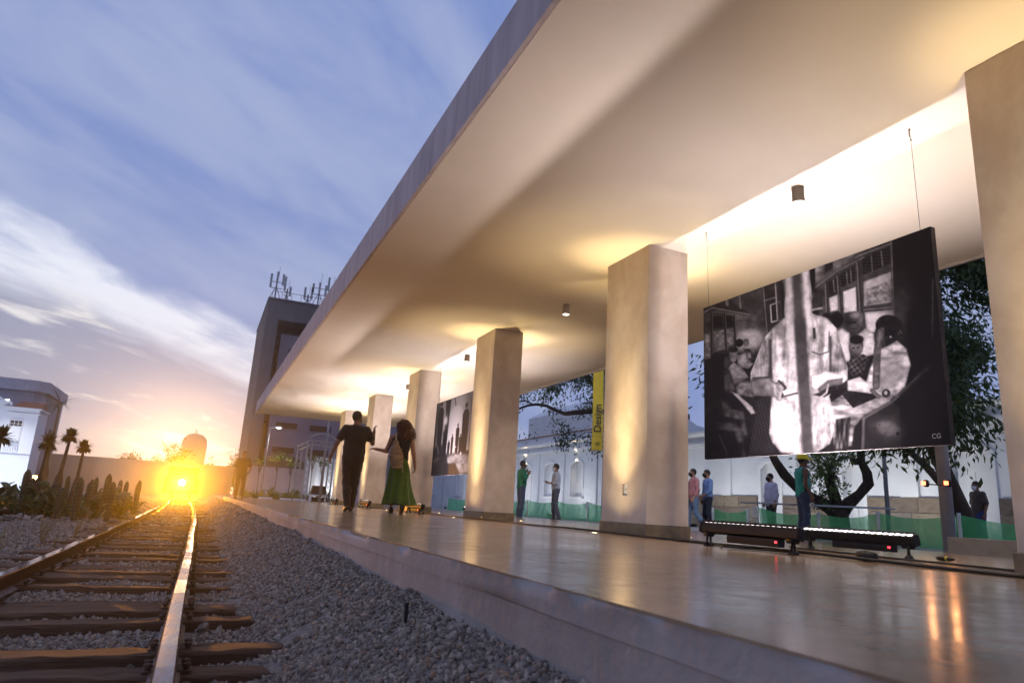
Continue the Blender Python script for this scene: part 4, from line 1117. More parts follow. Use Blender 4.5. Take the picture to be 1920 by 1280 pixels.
        l2, h2 = lo - (0.25, 0.25, 0), hi + (0.25, 0.25, 0); h2[2] = 1.1
        obj('skirt', polygonise(f_sk, l2, h2, hc, 'skirt', cloth(*skirt['cloth'])), root)
    for s_ in 'RL':
        an = V['an' + s_]
        fs_ = lambda P, s_=s_: np.maximum(f_foot(P, s_, 0.006), P[:, 2] - an[2] - 0.035)
        obj('shoe', polygonise(fs_, an - 0.16, an + (0.16, 0.30, 0.12), h, 'shoe', M_shoe), root)
    # hair
    if hair == 'short':
        def f_hair(P):
            q = headspace(P); d = d_ellipsoid(q, (0, -0.018, 0.035), (0.083, 0.101, 0.102)) + 0.003 * hash_noise(P, 120, 1)
            return np.maximum(np.maximum(d, (q[:, 1] - 0.035) * 0.75 - (q[:, 2] - 0.035) * 0.66), -q[:, 2] - 0.055 + np.clip(q[:, 1], -0.1, 0.1) * 0.6)
        obj('hair', polygonise(f_hair, hd - 0.16, hd + 0.17, 0.009, 'hair', M_hair), root)
    elif hair == 'curly':
        def f_hair(P):
            q = headspace(P)
            d = smin(d_ellipsoid(q, (0.0, -0.045, 0.03), (0.145, 0.135, 0.13)), d_ellipsoid(q, (0.055, -0.075, -0.12), (0.185, 0.13, 0.18)), 0.05)
            d = d + 0.034 * hash_noise(P, 40, 1) + 0.022 * hash_noise(P, 80, 2)
            return np.maximum(d, -d_ellipsoid(q, (0, 0.10, -0.03), (0.066, 0.10, 0.11)))
        obj('hair', polygonise(f_hair, hd - 0.38, hd + 0.30, 0.010, 'hair', M_curly), root)
    elif hair == 'helmet':
        my = mat('yellow_hard_hat', (0.90, 0.70, 0.01), 0.3, (0.87, 0.66, 0.01), 3)
        def f_hat(P):
            q = headspace(P); d = np.maximum(d_ellipsoid(q, (0, -0.01, 0.055), (0.108, 0.128, 0.108)), 0.052 - q[:, 2])
            rim = np.maximum(d_ellipsoid(q, (0, 0.025, 0.055), (0.120, 0.170, 0.3)), np.abs(q[:, 2] - 0.055) - 0.009)
            ridge = np.maximum(np.maximum(d_ellipsoid(q, (0, -0.01, 0.055), (0.2, 0.136, 0.118)), np.abs(q[:, 0]) - 0.014), 0.05 - q[:, 2])
            return np.minimum(np.minimum(d, rim), ridge)
        obj('hard_hat', polygonise(f_hat, hd - 0.15, hd + 0.26, 0.008, 'hard_hat', my), root)
        def f_hair(P):
            q = headspace(P); return np.maximum(np.maximum(d_ellipsoid(q, (0, -0.018, 0.03), (0.081, 0.099, 0.098)), (q[:, 1] - 0.02)), -q[:, 2] - 0.05)
        obj('hair', polygonise(f_hair, hd - 0.16, hd + 0.17, 0.009, 'hair', M_hair), root)
    for s_ in (-1, 1):
        mb = MB().lathe([(0.001, -0.011), (0.008, -0.008), (0.011, 0.0), (0.008, 0.008), (0.001, 0.011)], 10)
        mb.build('eye', M_dark, root, True, loc=toworld((0.032 * s_, 0.083, 0.012)))
    if mask:
        def f_mask(P):
            q = headspace(P)
            body = smin(d_ellipsoid(q, (0, 0.030, -0.05), (0.064, 0.076, 0.072)), d_cone(q, (0, 0.095, 0.0), (0, 0.108, -0.03), 0.02, 0.022), 0.03)
            d = np.maximum(np.maximum(body, q[:, 2] - 0.004), 0.018 - q[:, 1])
            strap = np.maximum(np.maximum(d_ellipsoid(q, (0, -0.005, -0.01), (0.082, 0.10, 0.12)), np.abs(q[:, 2] + 0.012) - 0.006), -0.02 - q[:, 1])
            return np.minimum(d, np.maximum(strap, q[:, 1] - 0.05))
        obj('face_mask', polygonise(f_mask, hd - 0.16, hd + 0.17, 0.008, 'face_mask', M_maskb if mask == 'black' else M_maskw), root)
    return root


# the couple walking away along the platform
man = person((2.47, 12.75, 0.0), 4, 'man in black polo shirt and dark trousers walking away with his right hand raised', scale=1.03, skin='brown', sleeve=0.62, mask='black', h=0.011,
             shirt=('black_polo', (0.012, 0.009, 0.010)), trousers=('dark_trousers', (0.016, 0.011, 0.010)), girth=1.06, hem=0.90,
             J=dict(look=38, elR=(0.315, 0.02, 1.205), wrR=(0.34, 0.16, 1.42), hdR=(0.05, 0.2, 1.0), elL=(-0.315, -0.06, 1.15), wrL=(-0.40, -0.03, 0.91), hdL=(-0.02, 0.15, -1),
                    knR=(0.07, 0.02, 0.50), anR=(0.055, 0.06, 0.085), knL=(-0.07, 0.03, 0.50), anL=(-0.035, -0.16, 0.115), toeL=(-0.05, -0.03, 0.03)))
woman = person((3.42, 13.05, 0.0), 8, 'woman with big curly hair, black top and long green skirt walking away', scale=0.99, skin='tan', sleeveless=True, hair='curly', mask='white', h=0.011,
               shirt=('black_top', (0.012, 0.011, 0.011)), girth=0.92, hem=1.00, skirt=dict(dx=0.02, dy=-0.03, sweep=0.14, hem=0.17, cloth=('green_skirt', (0.055, 0.125, 0.010))),
               J=dict(look=-32, elL=(-0.27, 0.06, 1.16), wrL=(-0.46, 0.16, 1.19), hdL=(-0.9, 0.25, 0.1), elR=(0.25, -0.04, 1.14), wrR=(0.31, 0.04, 0.90), hdR=(0.05, 0.1, -1),
                      anR=(0.10, -0.20, 0.16), toeR=(0.10, -0.10, 0.02), anL=(-0.08, 0.02, 0.085)))

# her drawstring backpack, slung on the left shoulder
M_bag = mat('woven_bag_cloth', (0.36, 0.25, 0.15), 0.9, (0.20, 0.13, 0.08), 5, bump=0.5, bscale=70, stretch=(1, 1, 5))
M_strap = mat('bag_strap', (0.45, 0.36, 0.26), 0.85)
bp = empty('backpack', (3.42, 13.05, 0.0), -R(8), label='tan woven drawstring backpack slung on the back of the woman', cat='backpack')
def f_bag(P):
    q = P - np.array([-0.10, -0.205, 1.06]); q = np.stack([q[:, 0] + 0.12 * q[:, 2], q[:, 1], q[:, 2]], 1)
    w_ = np.clip((0.24 - q[:, 2]) / 0.44, 0, 1)
    d = d_ellipsoid(q, (0, 0, -0.04), (0.135, 0.085, 0.25)) + 0.005 * hash_noise(P, 30, 1) + 0.004 * np.sin(q[:, 2] * 90)
    neck = d_cone(q, (0, 0.0, 0.14), (0, 0.01, 0.25), 0.05, 0.055)
    return smin(np.maximum(d, -0.24 - q[:, 2]), neck, 0.05)
obj('pouch', polygonise(f_bag, (-0.34, -0.36, 0.74), (0.12, -0.06, 1.40), 0.011, 'pouch', M_bag), bp)
MB().tube([(-0.13, -0.19, 1.27), (-0.125, -0.10, 1.42), (-0.12, 0.0, 1.505), (-0.125, 0.10, 1.42), (-0.15, 0.12, 1.2)], 0.016, 8).build('strap', M_strap, bp, True)
MB().tube([(-0.06, -0.27, 0.92), (0.03, -0.245, 0.86), (0.05, -0.235, 0.76)], 0.010, 6).build('drawstring', M_strap, bp, True)

# lone figure at the end of the platform
person((1.35, 28.2, 0.0), 185, 'distant person in dark clothes standing at the far end of the platform', scale=1.0, skin='brown', h=0.017, shirt=('dark_shirt', (0.05, 0.028, 0.02)), trousers=('dark_jeans', (0.04, 0.025, 0.02)),
       J=dict(elL=(-0.28, -0.03, 1.14), wrL=(-0.24, 0.10, 0.95)))

PZ = -0.08
M_phone = mat('dark_phone', (0.01, 0.01, 0.012), 0.25)
person((10.2, 19.5, PZ), 290, 'man in white shirt and white mask standing between two columns holding a phone', skin='tan', h=0.015, mask='white', sleeve=1.35, shirt=('white_shirt', (0.62, 0.64, 0.68)), trousers=('grey_trousers', (0.12, 0.125, 0.15)), hem=0.82,
       J=dict(look=0, elR=(0.235, 0.02, 1.14), wrR=(0.10, 0.25, 1.16), hdR=(-0.2, 1, 0.05), elL=(-0.23, 0.03, 1.14), wrL=(-0.08, 0.24, 1.14), hdL=(0.2, 1, 0.05), knR=(0.11, 0.05, 0.5), anR=(0.12, 0.02, 0.085), anL=(-0.12, -0.12, 0.085)))
ph = empty('phone', (10.2 - 0.33, 19.5 + 0.12, PZ + 1.2), R(70), label='dark phone held by the man in the white shirt', cat='phone')
MB().box(-0.036, 0.036, -0.075, 0.075, -0.004, 0.004).build('case', M_phone, ph, bevel=0.004); MB().box(-0.033, 0.033, -0.071, 0.071, 0.0042, 0.0048).build('screen', M_dark, ph)
person((8.95, 19.4, PZ), 95, 'person in green shirt and jeans half hidden behind the third column', skin='brown', h=0.015, sleeve=1.8, shirt=('green_shirt', (0.03, 0.25, 0.13)), trousers=('blue_jeans', (0.10, 0.14, 0.22)),
       J=dict(elR=(0.22, 0.02, 1.16), wrR=(0.16, 0.14, 1.34), elL=(-0.22, 0.02, 1.16), wrL=(-0.12, 0.16, 1.40)))
person((12.45, 15.6, PZ), 290, 'man in pink shirt and pale blue jeans with a black mask beside the niched column', skin='light', h=0.015, mask='black', sleeve=1.5, girth=1.1, shirt=('pink_shirt', (0.62, 0.26, 0.27)), trousers=('pale_jeans', (0.17, 0.26, 0.42)), scale=0.95,
       J=dict(knR=(0.10, 0.12, 0.50), anR=(0.10, 0.14, 0.09), knL=(-0.10, -0.02, 0.50), anL=(-0.10, -0.30, 0.15), toeL=(-0.10, -0.16, 0.05), wrL=(-0.26, 0.10, 0.90)))
person((12.2, 15.95, PZ), 290, 'dark masked figure glimpsed behind the man in pink', skin='brown', h=0.018, mask='black', shirt=('dark_shirt', (0.05, 0.028, 0.02)), scale=0.97)
person((12.85, 15.5, PZ), 290, 'man in light blue shirt and navy trousers with a black mask', skin='tan', h=0.015, mask='black', sleeve=1.5, shirt=('blue_shirt', (0.20, 0.33, 0.66)), trousers=('navy_trousers', (0.025, 0.03, 0.055)), scale=0.95,
       J=dict(elL=(-0.23, 0.02, 1.15), wrL=(-0.20, 0.22, 0.98), knR=(0.10, 0.06, 0.5), anR=(0.10, 0.02, 0.085), anL=(-0.10, -0.18, 0.10)))
person((15.2, 15.55, PZ), 282, 'heavy man in pale lilac shirt and black mask standing by the white door', skin='tan', h=0.016, mask='black', sleeve=1.5, girth=1.22, scale=0.99, shirt=('lilac_shirt', (0.58, 0.56, 0.72)), trousers=('black', (0.014, 0.012, 0.012)), hem=0.80)
worker = person((12.0, 11.35, PZ), 112, 'worker in yellow hard hat, teal tank top and jeans below the big picture', skin='brown', h=0.013, sleeveless=True, hair='helmet', scale=1.03, shirt=('teal_tank', (0.03, 0.36, 0.29)), stripe=('black_panel', (0.015, 0.015, 0.017)), trousers=('worn_jeans', (0.06, 0.085, 0.15)), hem=0.88,
       J=dict(look=4, elR=(0.25, -0.05, 1.13), wrR=(0.27, 0.06, 0.90), hdR=(0, 0.1, -1), elL=(-0.22, 0.05, 1.13), wrL=(-0.22, 0.22, 0.84), hdL=(0.1, 0.8, -0.5)))
tp = empty('tape_roll', (12.0 - 0.045, 11.35 - 0.28, PZ + 0.74), 0, label='white roll of tape hanging from the hand of the worker', cat='tape roll')
vs = []
mbt = MB()
ring = [(0.052, -0.02), (0.052, 0.02), (0.034, 0.02), (0.034, -0.02)]
for k in range(24):
    a_ = 2 * math.pi * k / 24
    for (r_, h_) in ring: vs.append((r_ * math.cos(a_), h_, r_ * math.sin(a_)))
mbt.add(vs, [(k * 4 + q_, k * 4 + (q_ + 1) % 4, ((k + 1) % 24) * 4 + (q_ + 1) % 4, ((k + 1) % 24) * 4 + q_) for k in range(24) for q_ in range(4)])
mbt.build('tape', mat('white_tape', (0.75, 0.72, 0.62), 0.6), tp)
o = MB().tube([(10.95, 12.15, 0.645), (12.45, 11.49, 0.672), (14.1, 10.77, 0.70)], 0.021, 10).build('metal_pipe', mat('pale_pipe', (0.45, 0.48, 0.52), 0.4), None, True)
tag(o, 'long thin grey pipe held level at the hip of the worker', 'pipe')
person((16.5, 10.45, PZ), 290, 'man in dark brown shirt and white mask at the far right beside the tree', skin='brown', h=0.015, mask='white', sleeve=0.8, shirt=('brown_shirt', (0.09, 0.065, 0.055)), trousers=('blue_trousers', (0.03, 0.06, 0.24)), scale=0.88)

# ================================================================== VEGETATION HELPERS
def leaf_mat(name, c1, c2):
    if name in MATS: return MATS[name]
    m = bpy.data.materials.new(name); m.use_nodes = True; t = NT(m.node_tree); p = t.n['Principled BSDF']
    tcn = t.node('ShaderNodeTexCoord'); nz = t.noise(tcn.outputs['Object'], 2.2, 3)
    nz2 = t.noise(tcn.outputs['Object'], 19, 2)
    c = t.mix(t.step(nz, 0.35, 0.65), (*c1, 1), (*c2, 1)); c = t.mix(t.math('MULTIPLY', t.step(nz2, 0.4, 0.7), 0.5), c, tuple(x * 1.6 for x in c2))
    t.l.new(c, p.inputs['Base Color']); p.inputs['Roughness'].default_value = 0.55
    tr = t.node('ShaderNodeBsdfTranslucent'); t.l.new(c, tr.inputs[0]); mx = t.node('ShaderNodeMixShader'); mx.inputs[0].default_value = 0.3
    out = t.n['Material Output']; t.l.new(p.outputs[0], mx.inputs[1]); t.l.new(tr.outputs[0], mx.inputs[2]); t.l.new(mx.outputs[0], out.inputs[0])
    MATS[name] = m; return m


M_leaf = leaf_mat('tree_leaf', (0.028, 0.052, 0.014), (0.052, 0.085, 0.020))
M_leaf2 = leaf_mat('fresh_leaf', (0.06, 0.11, 0.03), (0.10, 0.16, 0.04))
M_bark = mat('bark', (0.060, 0.042, 0.030), 0.9, (0.028, 0.020, 0.015), 7, bump=0.9, bscale=26, stretch=(1, 1, 0.35))


def leaves_mesh(name, pos, dirs, size, material, rs, aspect=0.36, spread=0.7):
    n = len(pos); d = dirs + rs.normal(0, spread, (n, 3)); d /= np.linalg.norm(d, axis=1)[:, None] + 1e-9
    s_ = rs.normal(size=(n, 3)); w = np.cross(d, s_); w /= np.linalg.norm(w, axis=1)[:, None] + 1e-9
    L = (size * rs.uniform(0.6, 1.3, n))[:, None]; nrm = np.cross(d, w)
    v0 = pos; v1 = pos + d * L * 0.45 + w * L * aspect * 0.5 + nrm * L * 0.06; v2 = pos + d * L; v3 = pos + d * L * 0.45 - w * L * aspect * 0.5 + nrm * L * 0.06
    V = np.stack([v0, v1, v2, v3], 1).reshape(-1, 3); Q = np.arange(4 * n).reshape(-1, 4)
    return np_mesh(name, V, Q, material)


def grow(base, direction, length, radius, depth, rs, tubes, tips, droop=0.0, split=3, spread=0.6):
    p = np.array(base, float); d = np.array(direction, float); d /= np.linalg.norm(d); pts_ = [p.copy()]; n = 5
    for k in range(n):
        d = d + rs.normal(0, 0.13, 3) + np.array([0, 0, -droop * 0.05]); d /= np.linalg.norm(d); p = p + d * length / n; pts_.append(p.copy())
        if depth <= 1: tips.append((p.copy(), d.copy()))
    r1 = radius * 0.62
    tubes.append((pts_, list(np.linspace(radius, r1, len(pts_)))))
    if depth <= 0: return
    for k in range(split):
        a = rs.normal(size=3); a -= d * (a @ d); a /= np.linalg.norm(a) + 1e-9
        nd = d + a * spread * rs.uniform(0.7, 1.3) + np.array([0, 0, -droop * 0.12 + 0.05])
        st = pts_[-1] if k < 2 else pts_[rs.integers(2, 5)]
        grow(st, nd, length * rs.uniform(0.62, 0.85), r1 * 0.85, depth - 1, rs, tubes, tips, droop, split, spread)


def tree(name, base, trunk_dir, trunk_len, trunk_r, depth, label, seed, leaf=0.12, keep=None, per_tip=8, mat_=None, droop=0.6, split=3, spread=0.65, cloud=0.22, group=None, aspect=0.36, hang=-0.5):
    rs = np.random.default_rng(seed); tubes, tips = [], []
    grow((0, 0, 0), trunk_dir, trunk_len, trunk_r, depth, rs, tubes, tips, droop, split, spread)
    if keep:
        W_ = lambda p_: (p_[0] + base[0], p_[1] + base[1], p_[2] + base[2])
        tips = [t_ for t_ in tips if keep(*W_(t_[0]))]; tubes = tubes[:1] + [t_ for t_ in tubes[1:] if keep(*W_(t_[0][-1])) or t_[1][0] > 0.1]
    root = empty(name, base, label=label, cat='tree', group=group)
    mb = MB()
    mb.tube(tubes[0][0], [r_ * (1.5 if i == 0 else 1) for i, r_ in enumerate(tubes[0][1])], 10)
    mb.build('trunk', M_bark, root, True)
    mb = MB()
    for p_, r_ in tubes[1:]: mb.tube(p_, r_, 5 if r_[0] < 0.05 else 7, False)
    mb.build('branches', M_bark, root, True)
    P = np.array([t_[0] for t_ in tips]); D = np.array([t_[1] for t_ in tips])
    P = np.repeat(P, per_tip, 0) + rs.normal(0, cloud, (len(P) * per_tip, 3)) * (1, 1, 0.8); D = np.repeat(D, per_tip, 0) + (0, 0, hang)
    obj('crown', leaves_mesh('crown', P, D, leaf, mat_ or M_leaf, rs, aspect), root)
    return root


# ================================================================== BUILDING SIDE
COOL = (0.97, 0.97, 0.97)
XF = 18.0
station = empty('station_building', (XF + 3, 40, PZ), label='long white station building with arched windows behind the platform', cat='building')
MBS = lambda: MB()


def wall_with_openings(y0, y1, z0, z1, ops, parent, mat_, x0, x1):
    mb = MB(); cur = y0
    for (a, b_, c_, d_) in sorted(ops):
        mb.box(x0, x1, cur, a, z0, z1)
        if c_ > z0 + 0.01: mb.box(x0, x1, a, b_, z0, c_)
        mb.box(x0, x1, a, b_, d_, z1); cur = b_
    mb.box(x0, x1, cur, y1, z0, z1)
    return kid(mb.build('wall', mat_), parent)


def arch_trim(yc, w, z0, z1, x, parent, wd=0.13, proud=0.05, rise=0.22):
    """surround with a segmental head, one closed ribbon"""
    pts_in, pts_out = [], []
    for side in (0,):
        pass
    n = 10
    inn = [(yc - w / 2, z0)] + [(yc - w / 2 + w * k / n, z1 - rise + rise * (1 - (2 * k / n - 1) ** 2)) for k in range(n + 1)] + [(yc + w / 2, z0)]
    W2 = w / 2 + wd
    out = [(yc - W2, z0)] + [(yc - W2 + 2 * W2 * k / n, z1 - rise + wd * 0.6 + (rise + wd * 0.4) * (1 - (2 * k / n - 1) ** 2)) for k in range(n + 1)] + [(yc + W2, z0)]
    vs = [(x - proud, a, b_) for a, b_ in inn] + [(x - proud, a, b_) for a, b_ in out] + [(x + 0.02, a, b_) for a, b_ in inn] + [(x + 0.02, a, b_) for a, b_ in out]
    m_ = len(inn); fs = []
    for k in range(m_ - 1):
        fs += [(k, k + 1, m_ + k + 1, m_ + k), (2 * m_ + k, 2 * m_ + k + 1, k + 1, k), (m_ + k, m_ + k + 1, 3 * m_ + k + 1, 3 * m_ + k)]
    mb = MB().add(vs, fs)
    # spandrels closing the square head of the opening behind the arch
    for k in range(n):
        a, b_ = inn[k + 1], inn[k + 2]; mb.add([(x + 0.01, a[0], a[1]), (x + 0.01, b_[0], b_[1]), (x + 0.01, b_[0], z1 + 0.02), (x + 0.01, a[0], z1 + 0.02)], [(0, 1, 2, 3)])
    return mb


def station_window(yc, w, z0, z1, door=False, lamp=False, open_=False):
    wn_ = kid(arch_trim(yc, w, z0, z1, XF, station).build('door_surround' if door else 'window_surround', M_white2), station)
    if open_:
        kid(MB().box(XF + 0.35, XF + 0.38, yc - w / 2, yc + w / 2, z0, z1).build('back_panel', M_white2), wn_)
        kid(MB().box(XF + 0.34, XF + 0.349, yc - w / 2 + 0.06, yc - w / 2 + 0.32, z1 - 0.62, z1 - 0.34).build('pane', M_dark), wn_)
    else:
        zt = z1 - 0.62
        for s_ in (-1, 1):
            kid(MB().box(XF + 0.16, XF + 0.20, yc + min(0, s_ * w / 2) + 0.006, yc + max(0, s_ * w / 2) - 0.006, z0, zt).build('door_leaf' if door else 'shutter', M_white2, bevel=0.006), wn_)
        kid(MB().box(XF + 0.15, XF + 0.21, yc - w / 2, yc + w / 2, zt, zt + 0.09).build('transom', M_white2), wn_)
        for k in range(4):
            a = yc - w / 2 + 0.05 + k * (w - 0.1) / 4
            kid(MB().box(XF + 0.17, XF + 0.18, a + 0.025, a + (w - 0.1) / 4 - 0.025, zt + 0.14, z1 - 0.12).build('pane', M_dark), wn_)
        kid(MB().box(XF + 0.165, XF + 0.169, yc - w / 2, yc + w / 2, zt + 0.09, z1).build('transom_frame', M_white2), wn_)
    if not door: kid(MB().box(XF - 0.12, XF + 0.05, yc - w / 2 - 0.18, yc + w / 2 + 0.18, z0 - 0.1, z0 - 0.002).build('sill', M_white2), wn_)
    return wn_


def kid2(o, p_):  # child of a child whose own frame is already world
    o.parent = p_; return o


wy = [32.1, 35.2, 38.3, 41.4, 44.5, 47.6, 50.7, 53.8, 56.9, 60.0]
opsA = []
for i, yc in enumerate(wy):
    dr = (i % 5 == 2); opsA.append((yc - 0.62, yc + 0.62, PZ if dr else 1.0, 2.86))
wall_with_openings(28.6, 66, PZ, 3.55, opsA, station, M_white, XF, XF + 0.4)
opsB = [(18.0, 18.85, PZ, 2.32), (14.72, 15.42, PZ, 2.15), (11.0, 12.0, PZ, 2.45), (23.4, 24.3, PZ, 2.3), (6.6, 7.6, PZ, 2.45)]
wall_with_openings(4.0, 28.6, PZ, 3.6, opsB, station, M_white, XF, XF + 0.4)
for i, yc in enumerate(wy): 
    w_ = station_window(yc, 1.24, PZ if i % 5 == 2 else 1.0, 2.86, i % 5 == 2, open_=(i == 0))
for (a, b_, c_, d_) in opsB: station_window((a + b_) / 2, b_ - a, PZ, d_, True)
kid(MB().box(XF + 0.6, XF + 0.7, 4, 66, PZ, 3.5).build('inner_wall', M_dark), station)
for k, yc in enumerate([30.2] + [w_ + 1.55 for w_ in wy[:-1]]): kid(MB().box(XF - 0.09, XF - 0.001, yc - 0.22, yc + 0.22, PZ, 3.40).build('pilaster', M_white, bevel=0.01), station)
for yc in (13.2, 20.6, 27.2): kid(MB().box(XF - 0.09, XF - 0.001, yc - 0.27, yc + 0.27, 1.16, 3.02).build('pilaster', M_white, bevel=0.01), station)
for (a, b_, zz) in ((28.4, 66, 3.40), (4, 28.3, 3.02)):
    kid(MB().prism([(XF - 0.002, zz), (XF - 0.12, zz), (XF - 0.12, zz + 0.06), (XF - 0.16, zz + 0.07), (XF - 0.16, zz + 0.16), (XF - 0.002, zz + 0.16)], 'y', a, b_).build('cornice', M_white2), station)
    kid(MB().prism([(XF - 0.002, zz + 0.42), (XF - 0.10, zz + 0.42), (XF - 0.22, zz + 0.52), (XF - 0.22, zz + 0.60), (XF - 0.002, zz + 0.60)], 'y', a, b_).build('cornice', M_white2), station)
kid(MB().box(XF, XF + 0.4, 28.6, 66, 3.552, 4.40).build('parapet', M_white), station)
kid(MB().box(XF - 0.05, XF + 0.45, 28.5, 66, 4.402, 4.46).build('coping', mat('terracotta_coping', (0.30, 0.17, 0.12), 0.85)), station)
# stone base, block by block
M_block = [mat('base_stone_%d' % k, c_, 0.9, tuple(x * 0.7 for x in c_), 5, bump=0.5, bscale=18) for k, c_ in enumerate([(0.23, 0.18, 0.135), (0.19, 0.15, 0.12), (0.27, 0.22, 0.165), (0.21, 0.18, 0.155)])]
blk = []
for k in range(4):
    me = MB().box(-0.045, 0.045, -0.5, 0.5, -0.5, 0.5).mesh('base_stone', M_block[k]); blk.append(me)
for course in range(3):
    y = 4.0 + (0.4 if course % 2 else 0)
    while y < 28.4:
        L_ = random.uniform(0.65, 1.05); a, b_ = y, min(y + L_, 28.5)
        for (oa, ob, _, _) in opsB:
            if a < ob + 0.15 and b_ > oa - 0.15:
                if a < oa - 0.3: b_ = oa - 0.16
                else: a = None
                y = max(y, ob + 0.15) if a is None else y; break
        if a is None: y += 0.0001 if y > 28.4 else 0.01; continue
        if b_ - a > 0.15:
            o = bpy.data.objects.new('base_stone', random.choice(blk)); COL.objects.link(o); kid(o, station)
            o.location = (XF - 0.04 + random.uniform(-0.012, 0.008), (a + b_) / 2, PZ + 0.205 + course * 0.412); o.scale = (1, b_ - a - 0.016, 0.396)
        y = b_
# gabled wing rising behind
wing = empty('gabled_wing', (24, 30, PZ), label='white gabled end of the taller wing behind the station wall', cat='building')
kid(MB().prism([(18.75, PZ), (29, PZ), (29, 4.1), (23.2, 5.0), (20.0, 6.6), (18.75, 5.9)], 'y', 28.8, 40).build('wall', M_white), wing)
for zz, pr_ in ((4.15, 0.16), (3.75, 0.10)): kid(MB().box(18.76, 29.1, 28.8 - pr_, 28.799, zz, zz + 0.12).build('cornice', M_white2), wing)
kid(MB().box(23.55, 23.7, 30, 30.15, 4.9, 5.75).build('flue', M_black), wing)

# warm wall lamps over two windows
for yc, lab in ((32.1, 'small lit wall lamp above the open arched window of the station'), (38.4, 'small lit wall lamp above the station door further left')):
    wl_ = empty('wall_lamp', (XF - 0.16, yc, 3.2), label=lab, cat='lamp', group='wall lamps on the station')
    MB().lathe([(0.03, -0.1), (0.045, -0.08), (0.045, 0.08), (0.03, 0.1)], 12).build('body', M_steel, wl_, True)
    MB().box(0.0, 0.159, -0.015, 0.015, -0.02, 0.02).build('bracket', M_steel, wl_)
    MB().lathe([(0.032, 0.101), (0.01, 0.106)], 10).build('lens', M_bulb, wl_)
    spot('wall_lamp_up', (0, 0, 0.12), (0.05, 0, 1), 30, (1, 0.72, 0.4), 120, 1, 0.03, wl_); spot('wall_lamp_down', (0, 0, -0.12), (0.06, 0, -1), 22, (1, 0.78, 0.5), 110, 1, 0.03, wl_)

# lamp posts; spots at the unseen head added to brighten banner and people
M_flood = mat('flood_lens', (1, 1, 1), 0.4, emit=(0.86, 0.93, 1.0), estr=8)
def lamp_post(x, y, r_, h_, label, aims, power):
    lp = empty('lamp_post', (x, y, PZ), label=label, cat='lamp post')
    MB().tube([(0, 0, 0), (0, 0, h_)], [r_, r_ * 0.8], 14).build('pole', M_greypost, lp, True)
    MB().lathe([(r_ * 2.0, 0.0), (r_ * 2.0, 0.02), (r_ * 1.1, 0.03)], 14).build('base_plate', M_greypost, lp)
    MB().tube([(-0.05, 0, h_ - 0.08), (0.8, 0, h_ + 0.05)], 0.035, 8).build('arm', M_greypost, lp, True)
    MB().box(0.55, 0.95, -0.12, 0.12, h_ + 0.02, h_ + 0.09).build('lamp_head', M_greypost, lp, bevel=0.01)
    MB().box(0.60, 0.90, -0.09, 0.09, h_ + 0.012, h_ + 0.019).build('lens', M_flood, lp)
    for k, aim in enumerate(aims): spot('added_post_spot', (0.75, 0, h_ - 0.02), Vector(aim) - Vector((x, y, PZ)), power, COOL, 46, 0.9, 0.1, lp)
    return lp


lamp_post(9.42, 6.4, 0.085, 6.2, 'thick grey lamp post right of the big picture, nearest to the camera', [(12.2, 20.3, 4.0), (12.2, 13.5, 0.6)], 2200)
lamp_post(14.3, 11.1, 0.05, 5.5, 'slimmer dark grey lamp post standing behind the big picture', [], 0)
for k, (yy, ang) in enumerate(((7.2, 0), (12.5, 0), (14.3, 0), (17.0, 0), (20.0, 0), (23.5, 0), (31, 0), (34.5, 0), (38, 0), (42, 0), (47, 0))):  # ground floodlights added to brighten the station wall
    wf = empty('added_wall_washer', (15.9, yy, PZ), label=['first', 'second', 'third', 'fourth', 'fifth', 'sixth', 'seventh', 'eighth', 'ninth', 'tenth', 'eleventh'][k] + ' wall washer from the right, added to brighten the station wall', cat='floodlight', group='wall washers added before the station')
    MB().box(-0.05, 0.05, -0.16, 0.16, 0.03, 0.15).build('housing', M_black, wf, bevel=0.01); MB().box(0.051, 0.056, -0.14, 0.14, 0.05, 0.13).build('lens', M_flood, wf); MB().box(-0.02, 0.02, -0.02, 0.02, 0.0, 0.029).build('foot', M_black, wf)
    spot('added_washer_lamp', (0.08, 0, 0.12), (2.1, 0, 2.9), 150, COOL, 150, 1.0, 0.08, wf)

# yellow banner on its own pole
bn = empty('banner', (12.42, 20.35, PZ), R(0), label='tall yellow hanging banner reading Design beside the niched column', cat='banner')
M_yel = mat('yellow_banner_cloth', (0.80, 0.58, 0.05), 0.75, (0.72, 0.51, 0.04), 3, bump=0.15, bscale=40)
bd = Vector((0.93, -0.36, 0)).normalized(); bnrm = Vector((-0.36, -0.93, 0)).normalized()
MB().tube([(0.02, 0, 0), (0.02, 0, 7.0)], 0.045, 12).build('pole', M_steel, bn, True)
z0b, z1b = 2.36, 6.6; nu, nvv = 14, 40; vs = []
for k in range(nvv):
    v_ = k / (nvv - 1)
    for i in range(nu):
        u_ = i / (nu - 1); dpt = 0.022 * math.sin(u_ * 9 + v_ * 1.5) * (0.3 + v_) + 0.02 * math.sin(v_ * 5)
        p_ = bd * (-0.43 + 0.38 * u_ + 0.012 * math.sin(v_ * 7)) + bnrm * dpt; vs.append((p_.x, p_.y, z0b + (z1b - z0b) * v_ + 0.02 * (1 - v_) * math.sin(u_ * 3)))
fs = [(k * nu + i, k * nu + i + 1, (k + 1) * nu + i + 1, (k + 1) * nu + i) for k in range(nvv - 1) for i in range(nu - 1)]
bc = MB().add(vs, fs).build('cloth', M_yel, bn, True); sm = bc.modifiers.new('thick', 'SOLIDIFY'); sm.thickness = 0.004
for zz in (z0b + 0.03, z1b - 0.02): MB().tube([bd * -0.45 + Vector((0, 0, zz)), bd * -0.0 + Vector((0, 0, zz))], 0.012, 8).build('rod', M_steel, bn, True)
